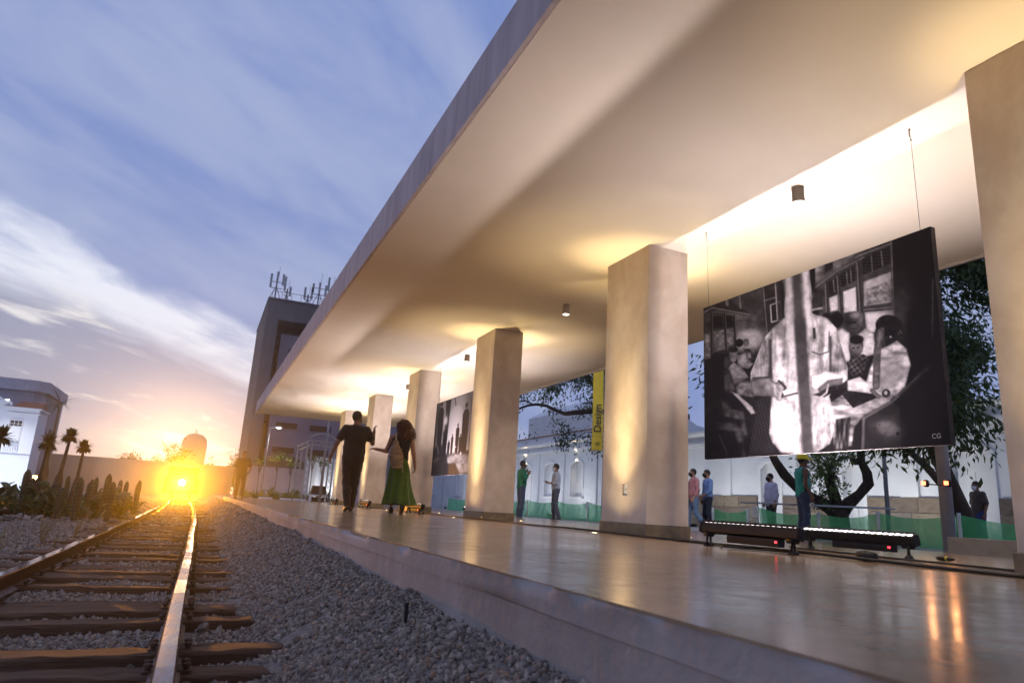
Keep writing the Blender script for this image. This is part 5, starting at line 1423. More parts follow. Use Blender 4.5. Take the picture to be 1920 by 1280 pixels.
M_ink = mat('dark_ink', (0.06, 0.05, 0.045), 0.7)
def text_on(body, size, off, z, parent, material, name='lettering', rot90=True):
    cu = bpy.data.curves.new(name, 'FONT'); cu.body = body; cu.size = size; cu.materials.append(material); cu.offset = 0.004 if size > 0.1 else 0
    o = text_mesh(cu, name); link(o, parent)
    up = Vector((0, 0, 1))
    xa, ya = (up, -bd) if rot90 else (bd, up)
    o.matrix_local = Matrix.Translation(bd * off + bnrm * 0.055 + Vector((0, 0, z))) @ Matrix((xa, ya, xa.cross(ya))).transposed().to_4x4()
    return o
text_on('Design', 0.36, -0.12, 3.00, bn, M_ink)
p0 = bd * -0.42 + bnrm * 0.05; p1 = bd * -0.06 + bnrm * 0.05
MB().tube([p0 + Vector((0, 0, 2.86)), p1 + Vector((0, 0, 2.88))], 0.004, 5).build('rule_line', M_ink, bn)
for k, (a, b_, zz) in enumerate(((-0.36, -0.32, 2.62), (-0.29, -0.12, 2.66), (-0.29, -0.14, 2.62), (-0.29, -0.16, 2.585))):
    q0 = bd * a + bnrm * 0.052; q1 = bd * b_ + bnrm * 0.052
    MB().tube([q0 + Vector((0, 0, zz)), q1 + Vector((0, 0, zz))], 0.009, 5).build('small_print', M_ink, bn)

# green safety net with white posts
m = bpy.data.materials.new('green_net'); m.use_nodes = True; t = NT(m.node_tree); p = t.n['Principled BSDF']; p.inputs['Base Color'].default_value = (0.10, 0.58, 0.24, 1); p.inputs['Roughness'].default_value = 0.7
trn = t.node('ShaderNodeBsdfTransparent'); trn.inputs[0].default_value = (0.75, 1.0, 0.85, 1); mx = t.node('ShaderNodeMixShader'); tl = t.node('ShaderNodeBsdfTranslucent'); tl.inputs[0].default_value = (0.13, 0.64, 0.28, 1)
m2 = t.node('ShaderNodeMixShader'); m2.inputs[0].default_value = 0.4; t.l.new(p.outputs[0], m2.inputs[1]); t.l.new(tl.outputs[0], m2.inputs[2])
tcn = t.node('ShaderNodeTexCoord'); nz = t.noise(tcn.outputs['Object'], 3, 3); t.put(mx.inputs[0], t.math('ADD', t.math('MULTIPLY', t.step(nz, 0.3, 0.7), 0.22), 0.56))
t.l.new(trn.outputs[0], mx.inputs[1]); t.l.new(m2.outputs[0], mx.inputs[2]); t.l.new(mx.outputs[0], t.n['Material Output'].inputs[0])
M_net = m
M_pvc = mat('white_pvc', (0.74, 0.78, 0.76), 0.4)
posts = [14.95, 13.36, 11.5, 10.0, 8.35, 6.6, 4.8]
net = empty('safety_net_fence', (12.62, 10, PZ), label='green mesh safety fence behind the worker and LED bars', cat='fence', group='green safety fences')
net2 = empty('safety_net_fence', (12.62, 24, PZ), label='green mesh safety fence behind the man with the phone', cat='fence', group='green safety fences')
def net_run(root, ys_, tops, gaps=()):
    for i, y in enumerate(ys_):
        kid(MB().tube([(12.6, y, PZ), (12.6, y, tops[i] + 0.03)], 0.032, 10).build('post', M_pvc, None, True), root)
    for i in range(len(ys_) - 1):
        if i in gaps: continue
        n_, nz_ = 16, 8; vs = []
        for a in range(n_ + 1):
            u_ = a / n_; y = ys_[i] + (ys_[i + 1] - ys_[i]) * u_; top_ = tops[i] + (tops[i + 1] - tops[i]) * u_ - 0.09 * math.sin(math.pi * u_)
            for b_ in range(nz_ + 1):
                v_ = b_ / nz_; vs.append((12.635 + 0.03 * math.sin(u_ * 9 + i) * math.sin(v_ * 3) + 0.02 * math.sin(u_ * 23 + v_ * 4), y, PZ + 0.02 + (top_ - PZ - 0.02) * v_))
        fs = [(a * (nz_ + 1) + b_, (a + 1) * (nz_ + 1) + b_, (a + 1) * (nz_ + 1) + b_ + 1, a * (nz_ + 1) + b_ + 1) for a in range(n_) for b_ in range(nz_)]
        kid(MB().add(vs, fs).build('net_panel', M_net, None, True), root)
net_run(net, [15.0, 13.7, 13.36, 11.5, 10.0, 8.35, 6.6, 4.8], [0.53, 0.53, 0.60, 0.50, 0.56, 0.58, 0.50, 0.5], (1,))
net_run(net2, [17.6, 19.6, 21.6, 24.0, 26.6, 29.4, 33, 37], [0.55, 0.58, 0.58, 0.60, 0.60, 0.6, 0.6, 0.6])
M_paper = mat('white_sign_board', (0.74, 0.76, 0.75), 0.6); M_grey_ink = mat('grey_ink', (0.22, 0.24, 0.25), 0.7)
for yy, lab in ((13.36, 'white notice board on a post of the green fence left of the worker'), (21.6, 'white notice board on the green fence near the man with the phone')):
    sg = empty('notice_sign', (12.55, yy, 0.36), R(-18), label=lab, cat='sign', group='white notices on the green fence')
    MB().box(-0.008, 0.008, -0.15, 0.15, 0, 0.25).build('board', M_paper, sg)
    for k, w_ in enumerate((0.05, 0.11, 0.10, 0.06)):
        MB().box(-0.0105, -0.0085, -w_, w_, 0.195 - k * 0.045, 0.205 - k * 0.045).build('text_line', M_grey_ink, sg)
# low concrete wall at the far right of the platform
o = MB().box(9.0, 9.25, -2, 6.15, -0.6, 0.19).build('low_wall', mat('raw_concrete', (0.42, 0.42, 0.40), 0.9, (0.30, 0.30, 0.29), 2.2, bump=0.3), bevel=0.01)
tag(o, 'low bare concrete wall beyond the platform at the far right', 'wall')
# low white kerb along the fence
o = MB().box(11.9, 12.1, 14.2, 17.5, -0.2, 0.02).build('kerb', M_white2); o['kind'] = 'structure'

# orange garden lamps lighting the tree
M_orange = mat('orange_lamp_lens', (1, 1, 1), 0.4, emit=(1.0, 0.16, 0.045), estr=6)
for (x, y, lab) in ((9.04, 6.40, 'small orange lit lamp left of the thick grey lamp post'), (9.05, 6.09, 'small orange lit lamp right of the thick grey lamp post')):
    gl = empty('garden_lamp', (x, y, PZ - 0.34), label=lab, cat='lamp', group='orange lamps by the tree')
    MB().tube([(0, 0, 1.29), (9.36 - x, 6.38 - y, 1.29)], 0.008, 8).build('bracket', M_black, gl, True)
    MB().lathe([(0.02, 1.25), (0.036, 1.265), (0.036, 1.328), (0.02, 1.345)], 12).build('housing', M_black, gl, True)
    MB().box(-0.062, -0.047, -0.026, 0.026, 1.272, 1.322).build('lens', M_orange, gl)
    spot('garden_lamp_light', (-0.09, 0, 1.3), (-1.0, -0.3, 1.15), 3, (1, 0.42, 0.16), 140, 1, 0.03, gl)

# trees
tree('broad_tree', (14.7, 19.7, PZ), (-0.1, 0.1, 1), 3.8, 0.26, 5, 'broad dark tree whose twigs hang in front of the station left of the niched column', 11, leaf=0.135, per_tip=24, droop=0.7, spread=0.80, cloud=0.22, aspect=0.42, keep=lambda x, y, z: z > 3.9 or (z > 2.7 and y > 22.5 and x < 14.5))
tree('leaning_tree', (15.6, 10.15, PZ), (-0.22, -0.12, 1), 2.9, 0.20, 5, 'dark leafy tree with a leaning trunk at the far right behind the thick lamp post', 23, leaf=0.15, per_tip=75, droop=1.0, spread=0.80, cloud=0.36, aspect=0.34, hang=-0.8, keep=lambda x, y, z: z > 3.6 or (z > 1.9 and y < 10.2))
# extra weeping twigs of the leaning tree
# pruned tree with thick bare limbs
pt = empty('pruned_tree', (14.25, 12.37, PZ), label='pruned tree with thick bare curving limbs and fresh twigs behind the worker', cat='tree')
def rel(lst): return [(a - 14.25, b_ - 12.37, c_ - PZ) for a, b_, c_ in lst]
MB().tube(rel([(14.3, 12.42, -0.1), (14.29, 12.4, 0.2), (14.22, 12.37, 0.50), (14.2, 12.36, 0.66)]), [0.28, 0.24, 0.22, 0.20], 12).build('trunk', M_bark, pt, True)
for nm, ps, r0, r1 in (('limb', [(14.22, 12.37, 0.5), (13.88, 12.48, 0.75), (13.3, 12.66, 1.03), (12.89, 12.74, 1.40), (12.67, 12.77, 1.68), (12.40, 12.82, 2.15), (12.3, 12.8, 2.9)], 0.15, 0.07),
                       ('limb', [(14.21, 12.35, 0.6), (14.06, 12.34, 1.0), (13.90, 12.33, 1.33), (13.99, 12.25, 1.48)], 0.13, 0.12),
                       ('limb', [(14.25, 12.35, 0.5), (14.4, 12.24, 0.80), (14.63, 12.08, 1.05), (14.78, 11.94, 1.31), (14.71, 11.91, 1.56), (14.56, 11.92, 1.80), (14.50, 11.88, 2.2), (14.7, 11.8, 2.9)], 0.15, 0.08)):
    rr_ = np.linspace(r0, r1, len(ps)) * np.array([1 + 0.14 * math.sin(k * 2.3) for k in range(len(ps))]); MB().tube(rel(ps), list(rr_), 10).build(nm, M_bark, pt, True)
MB().tube(rel([(14.55, 11.92, 1.82), (14.40, 11.97, 1.78), (14.33, 12.0, 1.86)]), [0.07, 0.065, 0.05], 8).build('stub', M_bark, pt, True)
rs = np.random.default_rng(5); tw, tp_ = [], []
for k in range(16):
    b0 = np.array(rel([(13.95, 12.28, 1.46)])[0]) + rs.normal(0, 0.05, 3); grow(b0, rs.normal(0, 0.7, 3) + (-0.25, 0, 0.9), 0.45, 0.012, 1, rs, tw, tp_, 0.3, 2, 0.6)
for k in range(7):
    b0 = np.array(rel([(13.6, 12.5, 0.6)])[0]) + rs.normal(0, 0.12, 3); grow(b0, rs.normal(0, 0.3, 3) + (0, 0, 1), 0.55, 0.010, 1, rs, tw, tp_, 0.2, 2, 0.5)
mb = MB()
for p_, r_ in tw: mb.tube(p_, r_, 4, False)
mb.build('twigs', M_bark, pt)
P = np.repeat(np.array([a for a, b_ in tp_]), 4, 0) + rs.normal(0, 0.07, (len(tp_) * 4, 3)); D = np.repeat(np.array([b_ for a, b_ in tp_]), 4, 0)
obj('crown', leaves_mesh('crown', P, D, 0.11, M_leaf2, rs, 0.4), pt)

# ================================================================== FAR END AND LEFT SIDE
# grey office tower with antennas
M_conc = mat('weathered_concrete', (0.17, 0.155, 0.16), 0.9, (0.11, 0.10, 0.105), 0.35, bump=0.2, bscale=6, stretch=(1, 1, 0.5), detail=8)
M_conc2 = mat('lilac_render', (0.25, 0.22, 0.26), 0.9, (0.20, 0.18, 0.21), 0.5)
M_brown = mat('brown_opening', (0.055, 0.030, 0.020), 0.7, (0.035, 0.02, 0.015), 1.5)
tw_ = empty('office_tower', (10, 66, -0.6), label='tall grey concrete block with roof antennas beyond the end of the canopy', cat='building')
kid(MB().box(2.95, 3.95, 60, 74, -0.6, 16.45).build('blade_wall', M_conc), tw_)
kid(MB().box(3.952, 22, 60, 74, 14.75, 16.45).build('top_band', M_conc), tw_)
kid(MB().box(3.952, 22, 63.2, 74, -0.6, 14.748).build('recessed_wall', M_conc), tw_)
kid(MB().box(4.42, 22, 60.9, 63.198, -0.6, 13.75).build('projecting_bay', M_conc2), tw_)
kid(MB().box(2.90, 22.1, 59.9, 74.1, 16.452, 16.6).build('roof_coping', M_conc), tw_)
for (a, b_, c_, d_) in ((5.0, 6.75, 5.65, 6.15), (5.0, 6.75, 3.6, 4.1), (5.0, 6.75, 7.8, 8.3), (5.0, 6.75, 9.9, 10.4), (5.2, 6.75, 11.9, 12.5), (7.8, 9.6, 5.65, 6.15), (7.8, 9.6, 3.6, 4.1), (7.8, 9.6, 7.8, 8.3), (7.8, 9.6, 9.9, 10.4), (10.6, 12.4, 5.65, 6.15), (10.6, 12.4, 3.6, 4.1)):
    w_ = kid(MB().box(a, b_, 60.86, 60.899, c_, d_).build('window', M_brown), tw_)
    kid(MB().box(a - 0.06, b_ + 0.06, 60.80, 60.858, c_ - 0.07, c_ - 0.002).build('sill', M_conc2), w_)
for zz in (3.0, 6.2, 9.4, 12.6): kid(MB().box(3.952, 4.418, 61.5, 63.198, zz, zz + 1.0).build('balcony', M_brown), tw_)
M_ant = mat('antenna_grey', (0.20, 0.21, 0.23), 0.6, (0.14, 0.15, 0.17), 3)
def antenna_mast(x, y, h_, label, n_, wide, seed):
    rs = random.Random(seed); am = empty('antenna_mast', (x, y, 16.6), label=label, cat='antenna', group='antennas on the office tower')
    MB().tube([(0, 0, 0), (0, 0, h_)], 0.07, 6).build('mast', M_ant, am)
    mb = MB()
    for s_ in (-1, 1): mb.tube([(s_ * wide, 0, 0), (0, 0, h_ * 0.6)], 0.03, 5)
    for zz in (0.5, 0.75): mb.tube([(-wide, 0, h_ * zz), (wide, 0, h_ * zz)], 0.035, 5)
    mb.build('bracing', M_ant, am)
    for k in range(n_):
        px_ = -wide + 2 * wide * k / max(1, n_ - 1); zz = h_ * rs.uniform(0.45, 0.85)
        MB().box(px_ - 0.09, px_ + 0.09, -0.12, 0.0, zz, zz + rs.uniform(0.8, 1.3)).build('panel_antenna', mat('panel_grey', (0.36, 0.38, 0.40), 0.6), am)
    MB().tube([(0.1, 0, h_), (0.1, 0, h_ + 0.9)], 0.015, 4).build('whip', M_ant, am)
antenna_mast(3.45, 60.8, 2.2, 'leftmost antenna mast on the roof corner of the tower', 3, 0.5, 1)
antenna_mast(4.4, 60.8, 1.2, 'short antenna just right of the corner mast on the tower', 2, 0.25, 2)
antenna_mast(6.2, 60.8, 1.0, 'low pair of antennas in the middle of the tower roof', 2, 0.3, 3)
antenna_mast(7.1, 60.8, 2.3, 'tall antenna frame on the tower just above the canopy edge', 3, 0.55, 4)
antenna_mast(8.2, 60.8, 2.2, 'last antenna on the tower, cut by the canopy edge', 2, 0.35, 6)
rl = MB(); rl.tube([(3.2, 60.3, 17.3), (12, 60.3, 17.3)], 0.025, 5)
for k in range(12): rl.tube([(3.2 + k * 0.8, 60.3, 16.6), (3.2 + k * 0.8, 60.3, 17.3)], 0.02, 4)
kid(rl.build('roof_rail', M_ant), tw_)

# garden wall and bed beyond the platform end
M_gwall = mat('pink_grey_render', (0.40, 0.34, 0.35), 0.9, (0.33, 0.28, 0.29), 0.8)
o = MB().box(2.3, 13, 42, 42.3, -0.6, 1.72).build('garden_wall', M_gwall); tag(o, 'plain pinkish garden wall behind the young trees at the platform end', 'wall')
M_roofg = mat('dull_green_roof', (0.10, 0.11, 0.07), 0.85, (0.14, 0.10, 0.07), 1)
sh_ = empty('low_shed', (6, 47, -0.6), label='low shed roof showing above the garden wall in front of the tower', cat='shed')
kid(MB().prism([(2.6, 1.75), (9.5, 1.75), (7.5, 2.7), (6.3, 2.0), (4.2, 2.9)], 'y', 45, 50).build('roof', M_roofg), sh_)
kid(MB().box(2.9, 9.2, 45.2, 49.8, -0.6, 1.74).build('walls', M_gwall), sh_)
def shrub(x, y, s_, label, seed, name='shrub', stem=0.0, group='plants in the garden bed', z=-0.1, m_=None, cat='plant'):
    rs = np.random.default_rng(seed); root = empty(name, (x, y, z), label=label, cat=cat, group=group)
    mb = MB(); P, D = [], []
    nb = 9 if stem == 0 else 7
    top0 = np.array([rs.normal(0, 0.03), rs.normal(0, 0.03), stem])
    if stem: mb.tube([(0, 0, 0), tuple(top0 * 0.5 + (0.015, 0, 0)), tuple(top0)], [0.022, 0.018, 0.014], 6)
    for k in range(nb):
        d = rs.normal(0, 0.65, 3); d[2] = abs(d[2]) + 0.55; d /= np.linalg.norm(d); e = top0 + d * s_ * rs.uniform(0.6, 1.0); mb.tube([tuple(top0 * (0.75 if stem else 1)), tuple((top0 + e) / 2 + rs.normal(0, 0.03, 3)), tuple(e)], [0.011, 0.008, 0.004], 5)
        for q_ in range(20): P.append(top0 + (e - top0) * rs.uniform(0.3, 1.05) + rs.normal(0, 0.06 * s_ + 0.02, 3)); D.append(d)
    mb.build('stems', M_bark, root)
    obj('foliage', leaves_mesh('foliage', np.array(P), np.array(D), 0.13 * s_ + 0.06, m_ or M_leaf2, rs, 0.45), root)
    return root
sap = [(2.75, 39.5, 1.7, 'first sapling from the left in the garden bed'), (3.6, 39.0, 1.9, 'second sapling from the left in the garden bed'), (4.35, 39.3, 1.75, 'third sapling from the left in the garden bed'), (5.0, 36.2, 2.0, 'sapling standing in front of the steel truss portal'), (5.55, 36.4, 1.8, 'sapling right of the truss portal beside the walking man')]
for k, (x, y, st, lab) in enumerate(sap): shrub(x, y, 0.55, 'thin young ' + lab, 60 + k, 'sapling', st, 'saplings beyond the platform end', cat='sapling')
bed = [(2.35, 35.5), (2.75, 36.2), (3.1, 35.0), (3.5, 35.8), (3.95, 35.2), (4.3, 35.9), (4.7, 35.1), (5.2, 35.0), (5.7, 34.8), (2.1, 37.5)]
for k, (x, y) in enumerate(bed): shrub(x, y, 0.42 + 0.1 * (k % 3), 'low leafy plant in the row along the end of the platform', 80 + k, 'shrub')
for k, (x0, x1, y, lab) in enumerate(((2.5, 3.1, 34.0, 'leftmost white kerb block along the garden bed'), (3.45, 3.95, 34.0, 'middle white kerb block along the garden bed'), (4.05, 4.6, 34.05, 'rightmost white kerb block along the garden bed'))):
    o = MB().box(x0, x1, y, y + 0.3, -0.1, 0.07).build('kerb_block', M_white2, bevel=0.01); tag(o, lab, 'kerb', 'white kerb blocks')

# steel truss portal with white backdrop
tr_ = empty('truss_portal', (5.0, 35.5, -0.1), label='pale steel truss portal with an arched top beyond the canopy', cat='truss')
M_alu = mat('aluminium', (0.42, 0.42, 0.41), 0.5, metal=0.3)
def truss(a, b_, w_, parent, nm):
    a = Vector(a); b_ = Vector(b_); d = (b_ - a); L_ = d.length; d.normalize(); s1 = d.cross(Vector((0, 1, 0))).normalized(); s2 = d.cross(s1)
    mb = MB(); cs = [s1 * w_ + s2 * w_, s1 * -w_ + s2 * w_, s1 * -w_ - s2 * w_, s1 * w_ - s2 * w_]
    for c_ in cs: mb.tube([a + c_, b_ + c_], 0.022, 6)
    n_ = int(L_ / 0.32)
    for k in range(n_):
        p0, p1 = a + d * L_ * k / n_, a + d * L_ * (k + 1) / n_
        for q_ in range(4): mb.tube([p0 + cs[q_], p1 + cs[(q_ + 1) % 4]], 0.011, 4)
    return kid(mb.build(nm, M_alu), parent)
truss((4.55, 34.6, -0.1), (4.55, 34.6, 2.8), 0.11, tr_, 'truss_leg'); truss((5.65, 34.6, -0.1), (5.65, 34.6, 2.8), 0.11, tr_, 'truss_leg')
truss((4.30, 36.2, -0.1), (4.30, 36.2, 2.6), 0.11, tr_, 'truss_leg'); truss((4.55, 34.6, 2.75), (5.65, 34.6, 2.75), 0.11, tr_, 'truss_beam'); truss((4.55, 34.6, 2.75), (4.30, 36.2, 2.6), 0.1, tr_, 'truss_beam')
kid(MB().tube([(4.45 + 1.35 * k / 10, 34.6, 2.98 + 0.26 * math.sin(math.pi * k / 10)) for k in range(11)], 0.03, 8).build('arched_tube', M_alu, None, True), tr_)
o = empty('white_backdrop', (5.6, 37, -0.1), label='white fabric backdrop hanging behind the truss portal', cat='backdrop')
for k in range(6):
    vs = []; x0 = 4.75 + k * 0.42
    for a in range(7):
        for zz in (-0.1, 2.2): vs.append((x0 + a * 0.07, 37.0 + 0.035 * math.sin(a * 1.6 + k), zz))
    kid(MB().add(vs, [(2 * a, 2 * a + 2, 2 * a + 3, 2 * a + 1) for a in range(6)]).build('fabric_panel', M_white2, None, True), o)
kid(MB().tube([(4.7, 37, 2.22), (7.3, 37, 2.22)], 0.025, 6).build('top_bar', M_alu), o)
fl = empty('backdrop_flood', (5.9, 36.0, -0.1), label='small lit floodlight at the foot of the white backdrop', cat='floodlight')
MB().box(-0.15, 0.15, -0.06, 0.06, 0.02, 0.2).build('housing', M_black, fl, bevel=0.01); MB().box(-0.13, 0.13, 0.061, 0.066, 0.04, 0.18).build('lens', M_flood, fl)
spot('flood_lamp', (0, 0.1, 0.15), (0, 1.0, 1.2), 80, COOL, 110, 0.8, 0.06, fl)
dk = empty('dark_speaker_box', (5.05, 33.6, 0.0), label='dark flared box on a white stand in front of the backdrop', cat='box')
MB().prism([(-0.36, 0.32), (0.36, 0.32), (0.28, 0.72), (-0.28, 0.72)], 'y', -0.2, 0.2).build('box', mat('dark_brown_box', (0.05, 0.035, 0.028), 0.6), dk, bevel=0.01)
MB().box(-0.4, 0.4, -0.22, 0.22, 0.27, 0.317).build('shelf', M_white2, dk)
for s_ in (-1, 1): MB().box(s_ * 0.33 - 0.03, s_ * 0.33 + 0.03, -0.2, 0.2, -0.1, 0.268).build('stand_leg', M_white2, dk)
MB().box(-0.29, 0.29, -0.15, 0.15, -0.1, 0.20).build('crate', M_brown, dk)
# street lamps beyond the canopy
def street_lamp(x, y, h_, label, lit=True, arm=0.35, r_=0.05):
    sl2 = empty('street_lamp', (x, y, -0.1), label=label, cat='street lamp', group='street lamps beyond the platform')
    MB().tube([(0, 0, 0), (0, 0, h_ * 0.9), (0.1 * arm, 0, h_), (arm, 0, h_ + 0.12)], [r_, r_ * 0.7, r_ * 0.6, r_ * 0.5], 8).build('pole', M_greypost, sl2, True)
    MB().box(arm - 0.1, arm + 0.28, -0.1, 0.1, h_ + 0.09, h_ + 0.16).build('lamp_head', M_greypost, sl2, bevel=0.015)
    if lit:
        MB().lathe([(0.02, h_ + 0.02), (0.085, h_ + 0.045), (0.095, h_ + 0.085)], 12, (arm + 0.1, 0, 0)).build('lens', mat('street_lens', (1, 1, 1), 0.4, emit=(1, 0.95, 0.86), estr=30), sl2)
        spot('street_light', (arm + 0.1, 0, h_ - 0.02), (arm + 0.1, 0, 0), 260, (1, 0.92, 0.8), 140, 0.6, 0.08, sl2)
    return sl2
street_lamp(2.85, 38.0, 3.65, 'street lamp with one bright head in front of the grey tower')
street_lamp(4.98, 32.4, 4.2, 'pale lamp post rising to the canopy end left of the walking man', False, 0.3, 0.07)
# far mast lights
for k, (x, y, h_, lab) in enumerate(((3.95, 82, 5.7, 'tallest of the far thin lamp masts left of the tower'), (3.7, 80, 5.1, 'middle one of the far thin lamp masts left of the tower'), (3.3, 82, 4.7, 'shortest of the far thin lamp masts left of the tower'))):
    f_ = empty('lamp_mast', (x, y, -0.6), label=lab, cat='lamp mast', group='far lamp masts')
    MB().tube([(0, 0, 0), (0, 0, h_)], 0.035, 5).build('pole', M_greypost, f_); MB().box(-0.4, 0.4, -0.1, 0.1, h_, h_ + 0.12).build('lamp_head', M_greypost, f_)

# water tower, boundary wall, far greenery
M_tank = mat('water_tower_concrete', (0.36, 0.30, 0.27), 0.9, (0.29, 0.24, 0.21), 0.3)
wt = empty('water_tower', (-2.6, 166, -0.6), label='round domed water tower on the horizon above the bright lamp', cat='water tower')
MB().lathe([(2.05, 0), (2.05, 5.5), (2.45, 6.2), (2.55, 7.2), (2.55, 10.6), (2.35, 11.6), (1.6, 12.4), (0.5, 12.75), (0.1, 12.8)], 32).build('tank', M_tank, wt, True)
MB().tube([(0, 0, 12.7), (0, 0, 13.6)], 0.12, 6).build('finial', M_tank, wt)
for k in range(8):
    a = 2 * math.pi * k / 8; MB().tube([(2.3 * math.cos(a), 2.3 * math.sin(a), 0), (2.3 * math.cos(a), 2.3 * math.sin(a), 6.0)], 0.18, 6).build('rib', M_tank, wt)
o = MB().box(-13.6, 2.6, 70, 70.3, -0.6, 2.5).build('boundary_wall', mat('beige_render', (0.50, 0.45, 0.36), 0.9, (0.42, 0.37, 0.30), 0.4)); tag(o, 'long plain beige boundary wall across the far end of the tracks', 'wall')
for k, (x, y, z, s_, lab) in enumerate(((-5.6, 78, -0.6, 1.0, 'small round treetop above the beige wall left of the bright lamp'), (-4.3, 77, -0.6, 1.25, 'taller treetop above the beige wall just left of the bright lamp'), (1.0, 79, -0.6, 1.0, 'treetop above the wall right of the water tower'), (2.4, 78, -0.6, 1.15, 'treetop against the sky beside the grey tower'))):
    tree('horizon_tree', (x, y, z), (0, 0, 1), 1.6 * s_, 0.12, 3, lab, 200 + k, leaf=0.32, per_tip=7, droop=0.1, spread=0.8, cloud=0.30, group='treetops on the horizon')

# white villa and grey block at the far left
M_villa = mat('white_villa', (0.78, 0.80, 0.84), 0.85, (0.72, 0.74, 0.79), 0.6)
M_tile = mat('terracotta_tiles', (0.34, 0.12, 0.06), 0.85, (0.24, 0.085, 0.045), 3)
VX = -1.3
vl = empty('white_villa', (-15, 63, -0.6), label='floodlit white villa with an arched window at the far left', cat='building')
kid(MB().box(-26, -13.25, 60.4, 63.5, -0.6, 5.35).build('wall', M_villa), vl)
kid(MB().box(-13.249, -11.3, 60.4, 63.5, -0.6, 5.2).build('wall', M_villa), vl)
kid(MB().box(-13.26, -11.15, 60.2, 63.4, 5.202, 5.32).build('cornice', M_white2), vl); kid(MB().box(-13.26, -11.2, 60.3, 60.399, 4.85, 4.93).build('cornice', M_white2), vl)
kid(MB().prism([(-26, 5.352), (-13.6, 5.352), (-13.2, 5.60), (-13.5, 5.75), (-14.6, 6.35), (-26, 8)], 'y', 60.2, 60.6).build('gable', M_villa), vl)
kid(MB().prism([(-13.4, 5.62), (-13.0, 5.35), (-13.0, 5.6), (-13.4, 5.85)], 'y', 60.0, 60.199).build('gable_end', M_white2), vl)
kid(MB().prism([(60.4, 5.35), (63.5, 5.35), (62.5, 5.95)], 'x', -13.0, -11.35).build('tiled_roof', M_tile), vl)
kid(MB().box(-13.3, -11.25, 60.33, 60.399, 1.9, 1.98).build('string_course', mat('grey_trim', (0.4, 0.42, 0.5), 0.8)), vl)
w_ = kid(MB().box(-13.0, -12.15, 60.32, 60.399, 2.85, 4.45).build('window_surround', M_white2), vl)
kid(MB().box(-12.95, -12.20, 60.300, 60.318, 3.95, 4.33).build('fanlight', M_dark), w_)
for k in range(3): kid(MB().box(-12.93 + k * 0.25, -12.90 + k * 0.25 , 60.285, 60.299, 3.95, 4.33).build('glazing_bar', M_white2), w_)
kid(MB().box(-12.95, -12.20, 60.285, 60.299, 4.10, 4.13).build('glazing_bar', M_white2), w_)
for s_ in (0, 1): kid(MB().box(-12.93 + s_ * 0.38, -12.60 + s_ * 0.38, 60.29, 60.318, 3.0, 3.85).build('shutter', M_villa, bevel=0.01), w_)
kid(MB().box(-12.98, -12.17, 60.22, 60.318, 2.72, 2.849).build('sill', mat('grey_trim', (0.4, 0.42, 0.5), 0.8)), w_)
for k in range(7): kid(MB().lathe([(0.03, 2.1), (0.05, 2.25), (0.025, 2.4), (0.03, 2.55)], 8, (-13.0 + k * 0.14, 60.3, 0)).build('baluster', M_white2), vl)
gb = empty('grey_block', (-16, 68, -0.6), label='grey flat-topped block with a deep parapet behind the white villa', cat='building')
M_blk = mat('blue_grey_render', (0.34, 0.34, 0.39), 0.9, (0.28, 0.28, 0.33), 0.5)
kid(MB().prism([(-32, 63.6), (-11.6, 63.6), (-11.0, 64.2), (-11.0, 72), (-32, 72)], 'z', -0.6, 6.9).build('wall', M_blk), gb)
kid(MB().prism([(-32, 63.3), (-11.4, 63.3), (-10.75, 64.0), (-10.75, 72), (-32, 72)], 'z', 6.902, 7.75).build('parapet', mat('pale_parapet', (0.46, 0.46, 0.52), 0.9)), gb)
for yk in (65.5, 68.5): kid(MB().box(-11.0, -10.93, yk, yk + 0.9, 2.3, 4.4).build('window', M_brown), gb)
vf = empty('villa_flood', (-12.6, 55.5, -0.6), label='white floodlight on the ground in front of the villa', cat='floodlight')
MB().box(-0.3, 0.3, -0.1, 0.1, 0.05, 0.4).build('housing', M_black, vf, bevel=0.01); MB().box(-0.27, 0.27, 0.101, 0.11, 0.08, 0.37).build('lens', M_flood, vf); MB().box(-0.04, 0.04, -0.04, 0.04, -0.02, 0.049).build('bracket', M_black, vf)
spot('flood_lamp', (0, 0.15, 0.3), (0, 5, 3.2), 1300, (0.74, 0.82, 1.0), 120, 0.6, 0.1, vf)
street_lamp(-13.9, 58, 5.6, 'lit street lamp in front of the white villa at the left edge', True, 0.55, 0.06)
for r_, k_ in ((vl, 0.3), (gb, 1.0), (vf, 0.5)): r_.location.x += VX * k_
# palm behind the grey block
def frond_tuft(mb_leaf, top_, n_, L_, rs, droop=0.7, w_=0.05):
    for k in range(n_):
        a = rs.uniform(0, 2 * math.pi); el = rs.uniform(-0.45, 1.4); d = np.array([math.cos(a) * math.cos(el), math.sin(a) * math.cos(el), math.sin(el)]); p = np.array(top_, float); s_ = np.cross(d, (0, 0, 1)); s_ /= np.linalg.norm(s_) + 1e-9
        seg = 5; vs = []
        for q_ in range(seg + 1):
            wq = w_ * (1 - abs(2 * q_ / seg - 0.7) * 0.7) ; wq = max(wq, 0.004)
            vs += [tuple(p + s_ * wq), tuple(p - s_ * wq)]; d = d + np.array([0, 0, -droop / seg]); d /= np.linalg.norm(d); p = p + d * L_ * rs.uniform(0.8, 1.2) / seg
        mb_leaf.add(vs, [(2 * q_, 2 * q_ + 1, 2 * q_ + 3, 2 * q_ + 2) for q_ in range(seg)])
M_palm = leaf_mat('palm_leaf', (0.035, 0.042, 0.018), (0.06, 0.06, 0.025))
